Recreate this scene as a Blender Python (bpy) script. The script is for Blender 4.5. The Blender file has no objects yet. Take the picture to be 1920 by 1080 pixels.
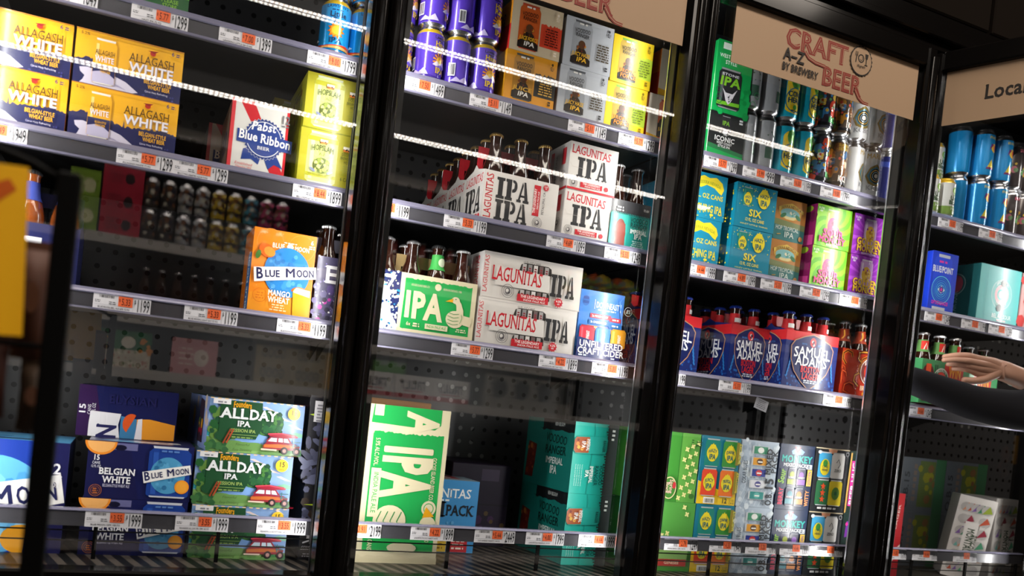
import bpy, bmesh, math, random
from mathutils import Vector, Matrix
random.seed(7)
S = bpy.context.scene
COL = S.collection

# ---------------------------------------------------------------- camera, world, lights, exposure
cd = bpy.data.cameras.new('camera'); cam = bpy.data.objects.new('camera', cd); COL.objects.link(cam)
R_ = Vector((0.92657014, -0.36087369, 0.10600925)); U_ = Vector((-0.09247304, 0.05462658, 0.99421561)); F_ = Vector((0.36457718, 0.93101349, -0.01724427))
mw = Matrix((R_, U_, -F_)).transposed().to_4x4(); mw.translation = Vector((-0.41178, -1.601197, 1.096697))
cam.matrix_world = mw
cd.sensor_fit = 'HORIZONTAL'; cd.sensor_width = 36.0; cd.lens = 1497.765 / 1920 * 36
cd.shift_x = 0.06843; cd.shift_y = 0.12964; cd.clip_start = 0.05
cd.dof.use_dof = True; cd.dof.focus_distance = 1.95; cd.dof.aperture_fstop = 3.2
S.camera = cam
wd = bpy.data.worlds.new('world'); S.world = wd; wd.use_nodes = True
wd.node_tree.nodes['Background'].inputs[0].default_value = (0.9, 0.72, 0.55, 1); wd.node_tree.nodes['Background'].inputs[1].default_value = 0.012
S.view_settings.view_transform = 'Standard'; S.view_settings.look = 'None'
S.view_settings.exposure = 0.0; S.view_settings.gamma = 1.0; S.view_settings.use_curve_mapping = False

def area(name, loc, direction, sx, sy, power, color=(1, 1, 1), spread=180, up=None):
    l = bpy.data.lights.new(name, 'AREA'); l.shape = 'RECTANGLE'; l.size = sx; l.size_y = sy
    l.energy = power; l.color = color; l.spread = math.radians(spread)
    o = bpy.data.objects.new(name, l); COL.objects.link(o)
    z = -Vector(direction).normalized(); y = Vector(up or (0, 0, 1)); x = y.cross(z).normalized(); y = z.cross(x)
    m = Matrix((x, y, z)).transposed().to_4x4(); m.translation = Vector(loc); o.matrix_world = m
    return o
P = 0.76                                   # door pitch
area('aisle_light', (0.4, -1.75, 3.6), (0, 0.6, -1), 5.0, 0.5, 110, (1.0, 0.88, 0.76), up=(0, 1, 0))
area('far_aisle_light', (0.4, -0.6, 3.6), (0, -0.75, -1), 5.0, 0.4, 55, (1.0, 0.9, 0.8), 100, up=(0, 1, 0))  # unseen fill lamp, added to brighten the opposite shelf for its reflections
for k in range(-1, 3):                     # LED strips on both flanks of every mullion
    x = k * P
    if k >= 0:
        area('mullion_led_left', (x - 0.036, 0.056, 1.42), (-0.87, 0.40, 0), 0.012, 1.36, 2.9, (1.0, 0.97, 0.93), 165)
    area('mullion_led_right', (x + 0.056, 0.056, 1.42), (0.87, 0.46, 0), 0.012, 1.36, 3.6, (1.0, 0.97, 0.93), 165)
area('mullion_led_left', (3 * P - 0.036, 0.056, 1.42), (-0.87, 0.40, 0), 0.012, 1.36, 2.0, (1.0, 0.97, 0.93), 165)

# ---------------------------------------------------------------- materials
_m = {}
def lin(h):
    h = h.lstrip('#'); r = []
    for i in (0, 2, 4):
        c = int(h[i:i + 2], 16) / 255; r.append(c / 12.92 if c <= 0.04045 else ((c + 0.055) / 1.055) ** 2.4)
    return (*r, 1)
def pb(name, col, rough=0.5, metal=0.0, coat=0.0, spec=0.5, emit=0.0):
    m = bpy.data.materials.new(name); m.use_nodes = True
    b = m.node_tree.nodes['Principled BSDF']
    b.inputs['Base Color'].default_value = col; b.inputs['Roughness'].default_value = rough; b.inputs['Metallic'].default_value = metal
    b.inputs['Coat Weight'].default_value = coat; b.inputs['Coat Roughness'].default_value = 0.12; b.inputs['Specular IOR Level'].default_value = spec
    if emit: b.inputs['Emission Color'].default_value = col; b.inputs['Emission Strength'].default_value = emit
    return m
def pr(h, f='card'):
    """printed colour: card = coated carton board, can = printed aluminium, paper = matt"""
    k = (h, f)
    if k not in _m:
        a = {'card': (0.34, 0, 0.25, 0.5), 'can': (0.22, 0.35, 0.4, 0.6), 'paper': (0.6, 0, 0, 0.3), 'metal': (0.22, 1, 0, 0.5),
             'gloss': (0.12, 0, 0.5, 0.6), 'cloth': (0.9, 0, 0, 0.2)}[f]
        _m[k] = pb(f + '_' + h.lstrip('#'), lin(h), a[0], a[1], a[2], a[3])
    return _m[k]
def nodes(m): return m.node_tree.nodes, m.node_tree.links
M_black = pb('black_frame', (0.0035, 0.003, 0.0028, 1), 0.13, 0, 0.0, 0.2)
M_inner = pb('black_liner', (0.005, 0.005, 0.0055, 1), 0.5, spec=0.3)
M_dark = pb('dark_liner', (0.02, 0.02, 0.022, 1), 0.5)
M_wall = pb('soffit_brown', (0.0075, 0.0055, 0.0042, 1), 0.85, spec=0.03)
M_silver = pb('led_cover_edge', (0.55, 0.56, 0.58, 1), 0.3, 0.8)
M_lens = pb('led_lens', (0.02, 0.02, 0.019, 1), 0.5, 0.0, spec=0.3)
M_rail = pb('rail_channel', (0.075, 0.073, 0.085, 1), 0.28, 0.3, 0.3)
M_lip = pb('rail_lip', (0.22, 0.21, 0.30, 1), 0.25, 0.2, 0.3)
M_wire = pb('black_wire', (0.003, 0.003, 0.003, 1), 0.55, spec=0.04)
M_amber = pb('amber_glass', (0.02, 0.006, 0.003, 1), 0.06, 0, 0.6)
M_gold = pb('gold_cap', (0.55, 0.36, 0.12, 1), 0.3, 0.9)
M_chrome = pb('silver_cap', (0.6, 0.6, 0.62, 1), 0.25, 0.9)
M_bluecap = pb('blue_cap', (0.01, 0.03, 0.25, 1), 0.3, 0.4)
M_alu = pb('aluminium', (0.55, 0.55, 0.57, 1), 0.25, 1.0)
M_kraft = pb('kraft_board', lin('#a9794a'), 0.7)
def glass():
    m = bpy.data.materials.new('door_glass'); m.use_nodes = True; n, l = nodes(m); n.clear()
    o = n.new('ShaderNodeOutputMaterial'); mx = n.new('ShaderNodeMixShader'); t = n.new('ShaderNodeBsdfTransparent'); g = n.new('ShaderNodeBsdfGlossy')
    g.inputs['Roughness'].default_value = 0.0; t.inputs[0].default_value = (0.985, 0.99, 0.99, 1)
    lw = n.new('ShaderNodeLayerWeight'); lw.inputs[0].default_value = 0.5
    pw = n.new('ShaderNodeMath'); pw.operation = 'POWER'; pw.inputs[1].default_value = 5.0; l.new(lw.outputs['Facing'], pw.inputs[0])
    f = n.new('ShaderNodeMath'); f.operation = 'MULTIPLY_ADD'; f.inputs[1].default_value = 0.9; f.inputs[2].default_value = 0.082; l.new(pw.outputs[0], f.inputs[0])
    ge = n.new('ShaderNodeNewGeometry'); iv = n.new('ShaderNodeMath'); iv.operation = 'SUBTRACT'; iv.inputs[0].default_value = 1.0; l.new(ge.outputs['Backfacing'], iv.inputs[1])
    q = n.new('ShaderNodeMath'); q.operation = 'MULTIPLY'; l.new(f.outputs[0], q.inputs[0]); l.new(iv.outputs[0], q.inputs[1])
    l.new(q.outputs[0], mx.inputs[0]); l.new(t.outputs[0], mx.inputs[1]); l.new(g.outputs[0], mx.inputs[2]); l.new(mx.outputs[0], o.inputs[0])
    return m
M_glass = glass()
def pegboard(g=0.06):
    m = pb('perforated_panel', (0.055, 0.055, 0.059, 1), 0.38, 0.2); n, l = nodes(m); b = n['Principled BSDF']
    tc = n.new('ShaderNodeTexCoord'); sp = n.new('ShaderNodeSeparateXYZ'); l.new(tc.outputs['Object'], sp.inputs[0])
    def mth(op, a, b_=None):
        q = n.new('ShaderNodeMath'); q.operation = op
        for i, v in enumerate((a, b_)):
            if v is None: continue
            if isinstance(v, (int, float)): q.inputs[i].default_value = v
            else: l.new(v, q.inputs[i])
        return q.outputs[0]
    d = []
    for ax in (0, 2):
        d.append(mth('PINGPONG', sp.outputs[ax], 0.02))
    r = mth('SQRT', mth('ADD', mth('POWER', d[0], 2.0), mth('POWER', d[1], 2.0)))
    hole = mth('LESS_THAN', r, 0.0066)
    wn = n.new('ShaderNodeTexNoise'); wn.inputs['Scale'].default_value = 4.0; l.new(tc.outputs['Object'], wn.inputs['Vector'])
    lit_paint = mth('MULTIPLY', mth('GREATER_THAN', wn.outputs[0], 0.63), 0.22)  # some holes painted grey, as if light showed through them
    cb = n.new('ShaderNodeCombineXYZ'); [l.new(lit_paint, cb.inputs[i]) for i in range(3)]
    mx = n.new('ShaderNodeMix'); mx.data_type = 'RGBA'; l.new(hole, mx.inputs[0])
    mx.inputs[6].default_value = (g, g, g * 1.06, 1); l.new(cb.outputs[0], mx.inputs[7]); l.new(mx.outputs[2], b.inputs['Base Color'])
    return m
M_peg = pegboard(); M_peg_lit = pegboard(0.17)
def stripes(name, c1, c2, scale, vec, thr=0.0, emit=0, rough=0.4):
    m = pb(name, c1, rough); n, l = nodes(m); b = n['Principled BSDF']
    tc = n.new('ShaderNodeTexCoord'); dp = n.new('ShaderNodeVectorMath'); dp.operation = 'DOT_PRODUCT'
    l.new(tc.outputs['Object'], dp.inputs[0]); dp.inputs[1].default_value = Vector(vec) * scale
    s = n.new('ShaderNodeMath'); s.operation = 'SINE'; l.new(dp.outputs['Value'], s.inputs[0])
    g = n.new('ShaderNodeMath'); g.operation = 'GREATER_THAN'; g.inputs[1].default_value = thr; l.new(s.outputs[0], g.inputs[0])
    mx = n.new('ShaderNodeMix'); mx.data_type = 'RGBA'; l.new(g.outputs[0], mx.inputs[0]); mx.inputs[6].default_value = c1; mx.inputs[7].default_value = c2
    l.new(mx.outputs[2], b.inputs['Base Color'])
    if emit: l.new(mx.outputs[2], b.inputs['Emission Color']); b.inputs['Emission Strength'].default_value = emit
    return m
M_deck = stripes('slotted_deck', (0.065, 0.053, 0.043, 1), (0.004, 0.004, 0.004, 1), 2 * math.pi / 0.034, (1, 0.28, 0), -0.1)
M_led = stripes('led_beads', (0.35, 0.3, 0.26, 1), (1, 0.94, 0.86, 1), 2 * math.pi / 0.021, (1, 0, 0), -0.2, 26)

# ---------------------------------------------------------------- mesh builder
class MB:
    def __init__(s): s.v = []; s.f = []; s.m = []; s.mats = []; s.sm = []
    def mi(s, m):
        if m not in s.mats: s.mats.append(m)
        return s.mats.index(m)
    def add(s, vs, fs, m, smooth=False):
        o = len(s.v); s.v += [tuple(q) for q in vs]; i = s.mi(m) if not isinstance(m, list) else None
        for k, f in enumerate(fs):
            s.f.append([o + j for j in f]); s.m.append(i if i is not None else s.mi(m[k])); s.sm.append(smooth)
    def box(s, x0, x1, y0, y1, z0, z1, m, b=0.0):
        """m: one material or dict F,B,L,R,T,D with default '*'"""
        g = (lambda k: m.get(k, m['*'])) if isinstance(m, dict) else (lambda k: m)
        if b <= 0:
            v = [(x, y, z) for x in (x0, x1) for y in (y0, y1) for z in (z0, z1)]
            s.add(v, [(0, 4, 5, 1), (2, 3, 7, 6), (0, 1, 3, 2), (4, 6, 7, 5), (1, 5, 7, 3), (0, 2, 6, 4)], [g('F'), g('B'), g('L'), g('R'), g('T'), g('D')]); return
        X, Y, Z = (x0, x1), (y0, y1), (z0, z1); sg = (1, -1); v = []; ix = {}
        for i in (0, 1):
            for j in (0, 1):
                for k in (0, 1):
                    for a in range(3):
                        q = [X[i] + sg[i] * b, Y[j] + sg[j] * b, Z[k] + sg[k] * b]; q[a] = (X[i], Y[j], Z[k])[a]
                        ix[i, j, k, a] = len(v); v.append(q)
        F = []; mm = []
        def fc(l, key): F.append(l); mm.append(g(key))
        q = lambda *t: [ix[e] for e in t]
        fc(q((0,0,0,1),(1,0,0,1),(1,0,1,1),(0,0,1,1)), 'F'); fc(q((1,1,0,1),(0,1,0,1),(0,1,1,1),(1,1,1,1)), 'B')
        fc(q((0,1,0,0),(0,0,0,0),(0,0,1,0),(0,1,1,0)), 'L'); fc(q((1,0,0,0),(1,1,0,0),(1,1,1,0),(1,0,1,0)), 'R')
        fc(q((0,0,1,2),(1,0,1,2),(1,1,1,2),(0,1,1,2)), 'T'); fc(q((0,1,0,2),(1,1,0,2),(1,0,0,2),(0,0,0,2)), 'D')
        for i in (0, 1):
            for j in (0, 1): fc(q((i,j,0,0),(i,j,0,1),(i,j,1,1),(i,j,1,0)), 'F' if j == 0 else 'L')
            for k in (0, 1): fc(q((i,0,k,0),(i,0,k,2),(i,1,k,2),(i,1,k,0)), 'L' if i == 0 else 'R')
        for j in (0, 1):
            for k in (0, 1): fc(q((0,j,k,1),(0,j,k,2),(1,j,k,2),(1,j,k,1)), 'F' if j == 0 else 'T')
        for i in (0, 1):
            for j in (0, 1):
                for k in (0, 1): fc(q((i,j,k,0),(i,j,k,1),(i,j,k,2)), 'F' if j == 0 else 'T')
        s.add(v, F, mm)
    def prism(s, pts, z0, z1, m, axis='z'):
        n = len(pts); f = (lambda p, z: (p[0], p[1], z)) if axis == 'z' else ((lambda p, z: (z, p[0], p[1])) if axis == 'x' else (lambda p, z: (p[0], z, p[1])))
        s.add([f(p, z0) for p in pts] + [f(p, z1) for p in pts], [list(range(n))[::-1], list(range(n, 2 * n))] + [(i, (i + 1) % n, n + (i + 1) % n, n + i) for i in range(n)], m)
    def lathe(s, prof, m, n=20, c=(0, 0, 0)):
        """prof: (r, z) list; m: one material or one per segment"""
        v = []; F = []; mm = []
        for r, z in prof:
            for i in range(n): a = 2 * math.pi * i / n; v.append((c[0] + r * math.cos(a), c[1] + r * math.sin(a), c[2] + z))
        for k in range(len(prof) - 1):
            for i in range(n):
                j = (i + 1) % n; F.append((k * n + i, k * n + j, (k + 1) * n + j, (k + 1) * n + i)); mm.append(m[k] if isinstance(m, list) else m)
        s.add(v, F, mm, True)
    def tube(s, pts, r, m, n=8):
        pts = [Vector(p) for p in pts]; v = []; F = []
        for i, p in enumerate(pts):
            t = (pts[min(i + 1, len(pts) - 1)] - pts[max(i - 1, 0)]).normalized()
            a = t.cross(Vector((0.13, 0.31, 0.94))).normalized(); b = t.cross(a)
            rr = r[i] if isinstance(r, (list, tuple)) else r
            v += [p + rr * (math.cos(2 * math.pi * k / n) * a + math.sin(2 * math.pi * k / n) * b) for k in range(n)]
        for i in range(len(pts) - 1): F += [(i * n + k, i * n + (k + 1) % n, (i + 1) * n + (k + 1) % n, (i + 1) * n + k) for k in range(n)]
        F += [list(range(n)), list(range((len(pts) - 1) * n, len(pts) * n))]
        s.add(v, F, m, True)
    def mesh(s, name):
        me = bpy.data.meshes.new(name); me.from_pydata(s.v, [], s.f)
        for m in s.mats: me.materials.append(m)
        me.polygons.foreach_set('material_index', s.m); me.polygons.foreach_set('use_smooth', s.sm); me.update()
        return me
    def build(s, name, parent=None):
        o = bpy.data.objects.new(name, s.mesh(name)); COL.objects.link(o)
        if parent: o.parent = parent
        return o
def tag(o, label=None, cat=None, group=None, kind=None):
    for k, v in (('label', label), ('category', cat), ('group', group), ('kind', kind)):
        if v: o[k] = v
    return o
def empty(name, loc=(0, 0, 0), rz=0.0):
    o = bpy.data.objects.new(name, None); COL.objects.link(o); o.location = loc; o.rotation_euler = (0, 0, rz); o.empty_display_size = 0.02
    return o
def dup(o, parent=None):
    c = o.copy(); COL.objects.link(c); c.parent = parent
    for ch in list(o.children): dup(ch, c)
    return c
_proto = {}
def put(kind, builder, loc, label, cat, group=None, rz=0.0):
    """first call builds the thing, later calls copy it with its parts"""
    if kind not in _proto: o = _proto[kind] = builder()
    else:
        o = dup(_proto[kind])
        for k in ('label', 'group'):
            if k in o: del o[k]
    o.location = loc; o.rotation_euler = (0, 0, rz)
    return tag(o, label, cat, group)

# ---------------------------------------------------------------- lettering and printed artwork
_g = {}; _sh = {}
def _mesh_of(txt, b):
    cu = bpy.data.curves.new('t', 'FONT'); cu.body = txt; cu.resolution_u = 2; cu.fill_mode = 'FRONT'; cu.offset = 0.022 * b
    o = bpy.data.objects.new('t', cu); me = bpy.data.meshes.new_from_object(o)
    v = [(q.co.x, q.co.y) for q in me.vertices]; f = [tuple(q.vertices) for q in me.polygons]; global AREA
    AREA = sum(q.area for q in me.polygons); ec = {}
    for q in me.polygons:
        for e in q.edge_keys: ec[e] = ec.get(e, 0) + 1
    global PERIM; PERIM = sum((me.vertices[e[0]].co - me.vertices[e[1]].co).length for e, n_ in ec.items() if n_ == 1)
    bpy.data.objects.remove(o); bpy.data.curves.remove(cu); bpy.data.meshes.remove(me)
    return v, f
_bw = {}
def _w(txt, b):
    k = (txt, b)
    if k not in _bw:
        v, f = _mesh_of(txt, b); _bw[k] = max(q[0] for q in v) - min(q[0] for q in v)
    return _bw[k]
CAP = max(q[1] for q in _mesh_of('H', 0)[0])
def glyph(ch, b):
    k = (ch, b)
    if k not in _g:
        if ch == ' ': _g[k] = ([], [], 0.38)
        else:
            
            v, f = _mesh_of(ch, 0); a0, p0 = AREA, PERIM; ok = 0.0
            bb = b
            if b < 0: v, f = _mesh_of(ch, b)
            while bb > 0.05:                                     # heavier outlines sometimes fail to fill: take the heaviest that does
                v2, f2 = _mesh_of(ch, bb)
                if abs(AREA - (a0 + p0 * 0.022 * bb)) < 0.10 * a0 and PERIM < p0 * 1.15: v, f, ok = v2, f2, bb; break
                bb -= 0.12
            if b - ok > 0.3:                                     # make up the rest with shifted copies
                d = 0.022 * (b - ok) * 0.9; n0 = len(v); v0, f0 = list(v), list(f)
                for sx_, sy_ in ((d, 0), (-d, 0), (0, d * .6), (0, -d * .6)):
                    f = list(f) + [tuple(i + len(v) for i in q) for q in f0]; v = list(v) + [(x + sx_, y + sy_) for x, y in v0]
                _sh[k] = n0
            adv = _w('|' + ch + '|', b) - _w('||', b)
            _g[k] = ([(x / CAP, y / CAP) for x, y in v], f, adv / CAP + 0.03 * b)
    return _g[k]
_SER = {'l': 'acb', 'A': '01', 'B': 'ac', 'C': 'd', 'D': 'ac', 'E': 'acdb', 'F': 'adc', 'G': 'd', 'H': 'abcd', 'I': 'acbd', 'K': 'abcd', 'L': 'acb', 'M': 'abcd', 'N': 'acd', 'P': 'ac', 'R': 'acb', 'S': 'da', 'T': 'cdm', 'U': 'cd', 'V': 'cd', 'W': 'cd', 'X': 'abcd', 'Y': 'cd', 'Z': 'cb'}
class Art:
    """flat print on a face: O origin, U right, V up (all in metres); coordinates are in units of `u`"""
    def __init__(s, mb, O, U, V, u=1.0, fin='card', cyl=None):
        s.mb = mb; s.O = Vector(O); s.U = Vector(U); s.V = Vector(V); s.N = s.U.cross(s.V); s.u = u; s.k = 2; s.fin = fin; s.cyl = cyl
    def p(s, x, y):
        h = 0.00011 * s.k; x *= s.u; y *= s.u
        if s.cyl:
            r = s.cyl + h; a = x / s.cyl; return s.O + Vector((r * math.sin(a), -r * math.cos(a), y))
        return s.O + s.U * x + s.V * y + s.N * h
    def c(s, c): return c if not isinstance(c, str) else pr(c, s.fin)
    def poly(s, pts, c, nk=True):
        if s.cyl:                                               # slice into narrow upright strips so that the print follows the curve
            st = 0.005 / s.u; x = min(q[0] for q in pts); x1 = max(q[0] for q in pts)
            while x < x1 - 1e-9:
                q = pts
                for lim, sg in ((x, 1), (x + st, -1)):
                    o = []
                    for i in range(len(q)):
                        a, b = q[i - 1], q[i]; da, db = sg * (a[0] - lim), sg * (b[0] - lim)
                        if (da >= 0) != (db >= 0): t = da / (da - db); o.append((lim, a[1] + (b[1] - a[1]) * t))
                        if db >= 0: o.append(b)
                    q = o
                    if len(q) < 3: break
                if len(q) >= 3: s.mb.add([s.p(*e) for e in q], [list(range(len(q)))], s.c(c), True)
                x += st
            s.k += nk; return
        s.mb.add([s.p(*q) for q in pts], [list(range(len(pts)))], s.c(c), bool(s.cyl)); s.k += nk
    def rect(s, x, y, w, h, c, n=None):
        n = n or (max(1, int(abs(w * s.u) / 0.006)) if s.cyl else 1)
        vs = []; 
        for i in range(n + 1): vs += [s.p(x + w * i / n, y), s.p(x + w * i / n, y + h)]
        s.mb.add(vs, [(2 * i, 2 * i + 2, 2 * i + 3, 2 * i + 1) for i in range(n)], s.c(c), bool(s.cyl)); s.k += 1
    def ell(s, x, y, rx, ry, c, n=22, a0=0.0, a1=360.0, rot=0.0):
        cr, sr = math.cos(math.radians(rot)), math.sin(math.radians(rot)); pts = []
        for i in range(n + (a1 - a0 < 360)):
            t = math.radians(a0 + (a1 - a0) * i / n); ex, ey = rx * math.cos(t), ry * math.sin(t); pts.append((x + ex * cr - ey * sr, y + ex * sr + ey * cr))
        s.poly(pts, c)
    def ring(s, x, y, r, t, c, n=26, ay=1.0, a0=0.0, a1=360.0):
        vs = []; 
        for i in range(n + 1):
            q = math.radians(a0 + (a1 - a0) * i / n)
            vs += [s.p(x + r * math.cos(q), y + r * ay * math.sin(q)), s.p(x + (r - t) * math.cos(q), y + (r - t) * ay * math.sin(q))]
        s.mb.add(vs, [(2 * i, 2 * i + 1, 2 * i + 3, 2 * i + 2) for i in range(n)], s.c(c)); s.k += 1
    def line(s, pts, t, c):
        vs = []; n = len(pts)
        for i, (x, y) in enumerate(pts):
            a, b = pts[max(i - 1, 0)], pts[min(i + 1, n - 1)]; dx, dy = b[0] - a[0], b[1] - a[1]; L = math.hypot(dx, dy) or 1
            w = (t[i] if isinstance(t, (list, tuple)) else t) / 2
            vs += [s.p(x - dy / L * w, y + dx / L * w), s.p(x + dy / L * w, y - dx / L * w)]
        s.mb.add(vs, [(2 * i, 2 * i + 1, 2 * i + 3, 2 * i + 2) for i in range(n - 1)], s.c(c)); s.k += 1
    def star(s, x, y, r1, r2, n, c, a0=90):
        s.poly([(x + (r1 if i % 2 == 0 else r2) * math.cos(math.radians(a0 + 180 * i / n)), y + (r1 if i % 2 == 0 else r2) * math.sin(math.radians(a0 + 180 * i / n))) for i in range(2 * n)], c)
    def jag(s, x0, x1, y0, ytop, amp, n, c, seed=1):
        rr = random.Random(seed); pts = [(x0, y0)]
        f = ytop if callable(ytop) else (lambda t: ytop)
        for i in range(n + 1): t = i / n; pts.append((x0 + (x1 - x0) * t, f(t) + amp * rr.uniform(-1, 1)))
        s.poly(pts + [(x1, y0)], c)
    def dots(s, x0, y0, w, h, n, r, cols, seed=1):
        rr = random.Random(seed)
        for i in range(n):
            q = r * rr.uniform(0.5, 1.3); x, y = x0 + w * rr.random(), y0 + h * rr.random()
            s.poly([(x + q * math.cos(a), y + q * math.sin(a)) for a in (0.3, 1.3, 2.3, 3.4, 4.4, 5.4)], cols[i % len(cols)], False); s.k += 0.1
        s.k += 1
    def text(s, t, x, y, h, c, w=None, al='c', b=0.0, ser=0, sh=0.0, rot=0.0, arc=0.0):
        """baseline at y (before rotation), cap height h, optional total width w; arc = sagitta of a curved baseline"""
        G = [glyph(ch, b) for ch in t]; tot = sum(g[2] for g in G); sx = (w / tot) if w else h; x0 = {'c': -0.5, 'l': 0, 'r': -1}[al] * tot
        cr, sr = math.cos(math.radians(rot)), math.sin(math.radians(rot)); m = s.c(c); half = tot / 2
        def tr(px, py):
            X = (px + x0) * sx; Y = py * h + arc * (1 - ((px - half) / half) ** 2) - arc; X += sh * Y
            return s.p(x + X * cr - Y * sr, y + X * sr + Y * cr)
        cx = 0.0; k0 = s.k
        for gi, (ch, (v, f, adv)) in enumerate(zip(t, G)):
            s.k = k0 + 0.3 * (gi % 2)
            n0 = _sh.get((ch, b)) or len(v)
            for q in range(0, len(v), max(n0, 1)):
                s.mb.add([tr(cx + a, b_) for a, b_ in v[q:q + n0]], [[i - q for i in e] for e in f if q <= e[0] < q + n0], m); s.k += 0.12
            if ser and ch in _SER and v:
                xs = [q[0] for q in v]; a, d = min(xs), max(xs); st = 0.14; s.k += 0.5
                for q in _SER[ch]:
                    X = {'a': a + 0.07, 'c': a + 0.07, 'b': d - 0.07, 'd': d - 0.07, '0': a + 0.04, '1': d - 0.04, 'm': (a + d) / 2}[q]; Y = 0.0 if q in 'ab01m' else 1 - 0.09
                    ww = 0.17 * ser
                    s.mb.add([tr(cx + X - ww, Y), tr(cx + X + ww, Y), tr(cx + X + ww, Y + 0.09), tr(cx + X - ww, Y + 0.09)], [(0, 1, 2, 3)], m)
            cx += adv
        s.k = k0 + 2.2
    def lines(s, x, y, w, n, gap, t, c, seed=3, al='c'):
        """rows of print too small to read"""
        rr = random.Random(seed)
        for i in range(n):
            ww = w * rr.uniform(0.7, 1); xx = x - ww / 2 if al == 'c' else x; q = xx
            while q < xx + ww:
                d = min(rr.uniform(0.6, 2.2) * t * 2, xx + ww - q); s.mb.add([s.p(q, y - i * gap), s.p(q + d, y - i * gap), s.p(q + d, y - i * gap + t), s.p(q, y - i * gap + t)], [(0, 1, 2, 3)], s.c(c)); q += d + t * 0.8
        s.k += 1
    def bars(s, x, y, w, h, c='#1a1a1a', seed=2):
        rr = random.Random(seed); q = x
        while q < x + w:
            d = rr.choice((0.008, 0.016, 0.024)) * w * 1.6; s.mb.add([s.p(q, y), s.p(q + d, y), s.p(q + d, y + h), s.p(q, y + h)], [(0, 1, 2, 3)], s.c(c)); q += d + rr.choice((0.012, 0.025)) * w * 1.6
        s.k += 1
    def can(s, x, y, w, h, c, top='#b9bcc0', hi=None, rot=0.0):
        """picture of an upright can (w x h), shoulder and rim included"""
        cr, sr = math.cos(math.radians(rot)), math.sin(math.radians(rot))
        T = lambda pts: [(x + a * cr - b * sr, y + a * sr + b * cr) for a, b in pts]
        a = w / 2
        s.poly(T([(-a * .82, 0), (a * .82, 0), (a, h * .05), (a, h * .88), (a * .8, h * .96), (-a * .8, h * .96), (-a, h * .88), (-a, h * .05)]), c)
        s.poly(T([(-a * .8, h * .955), (a * .8, h * .955), (a * .84, h), (-a * .84, h)]), top); s.poly(T([(-a * .8, 0), (a * .8, 0), (a * .86, h * .03), (-a * .86, h * .03)]), top)
        if hi: s.poly(T([(-a * .8, h * .06), (-a * .55, h * .06), (-a * .55, h * .88), (-a * .8, h * .88)]), hi)
# ---------------------------------------------------------------- products: shapes
def carton(w, d, h, base, art=None, left=None, top=None, cols=None, b=0.0025, name='carton_body', fin='card'):
    """beer carton: origin at the lower left front corner; art(A, W) draws in units of the height"""
    def f():
        m = MB(); g = {'*': pr(base, fin)}
        for k, v in (cols or {}).items(): g[k] = pr(v, fin)
        m.box(0, w, 0, d, 0, h, g, b)
        if art: art(Art(m, (0, 0, 0), (1, 0, 0), (0, 0, 1), h, fin), w / h)
        if left: left(Art(m, (0, d, 0), (0, -1, 0), (0, 0, 1), h, fin), d / h)
        if top: top(Art(m, (0, 0, h), (1, 0, 0), (0, 1, 0), h, fin), w / h)
        return m.build('beer_carton')
    return f
def can_prof(r, h):
    return [(0.0, 0.004), (r * .62, 0.003), (r * .72, 0.0), (r * .8, 0.001), (r * .98, 0.009), (r, 0.013), (r, h - 0.017), (r * .94, h - 0.009), (r * .82, h - 0.004), (r * .82, h), (r * .76, h), (r * .74, h - 0.004), (0.0, h - 0.004)]
def beer_can(h, base, art=None, neck=None, lid=None, r=0.0328):
    def f():
        e = empty('beer_can'); m = MB(); B = pr(base, 'can'); N = neck or M_alu; L = lid or M_alu
        pf = can_prof(r, h)
        m.lathe(pf[:9], [M_alu, M_alu, M_alu, M_alu, B, B, N, N], 28)
        if art: art(Art(m, (0, 0, 0), (1, 0, 0), (0, 0, 1), h, 'can', r), r * math.pi / h)
        m.build('can_body', e)
        m = MB(); m.lathe(pf[8:], L, 28); m.build('can_lid', e)
        m = MB(); m.box(-0.006, 0.006, -0.018, 0.006, h - 0.0038, h - 0.0026, M_alu); m.build('pull_tab', e)
        return e
    return f
def bottle(cap, neck=None, neck_art=None, label=None, glass_m=None):
    def f():
        e = empty('beer_bottle'); m = MB(); G = glass_m or M_amber; hh = 0.219
        m.lathe([(0, .002), (.024, 0), (.0268, .004), (.0268, .118), (.0260, .128), (.0215, .148), (.0160, .162), (.0140, .178), (.0132, .200), (.0148, .202), (.0148, .206), (.0128, .208)], G, 20)
        m.build('bottle_glass', e)
        m = MB(); m.lathe([(.0152, .2045)] + [(.0156, .206), (.0150, .2105), (.0120, .213), (0, .2135)], cap, 24)
        for i in range(21):
            a = 2 * math.pi * i / 21; m.box(.0153 * math.cos(a) - .0011, .0153 * math.cos(a) + .0011, .0153 * math.sin(a) - .0011, .0153 * math.sin(a) + .0011, .2045, .209, cap)
        m.build('crown_cap', e)
        if neck:
            m = MB(); N = pr(neck, 'paper'); m.lathe([(.0205, .1535), (.0166, .1625), (.0146, .178), (.01395, .190)], N, 20)
            if neck_art: neck_art(Art(m, (0, 0, 0), (1, 0, 0), (0, 0, 1), 1.0, 'paper', .0172), 1.0)
            m.build('neck_label', e)
        if label:
            m = MB(); m.lathe([(.0270, .04), (.0270, .11)], pr(label, 'paper'), 20); m.build('body_label', e)
        return e
    return f
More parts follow.
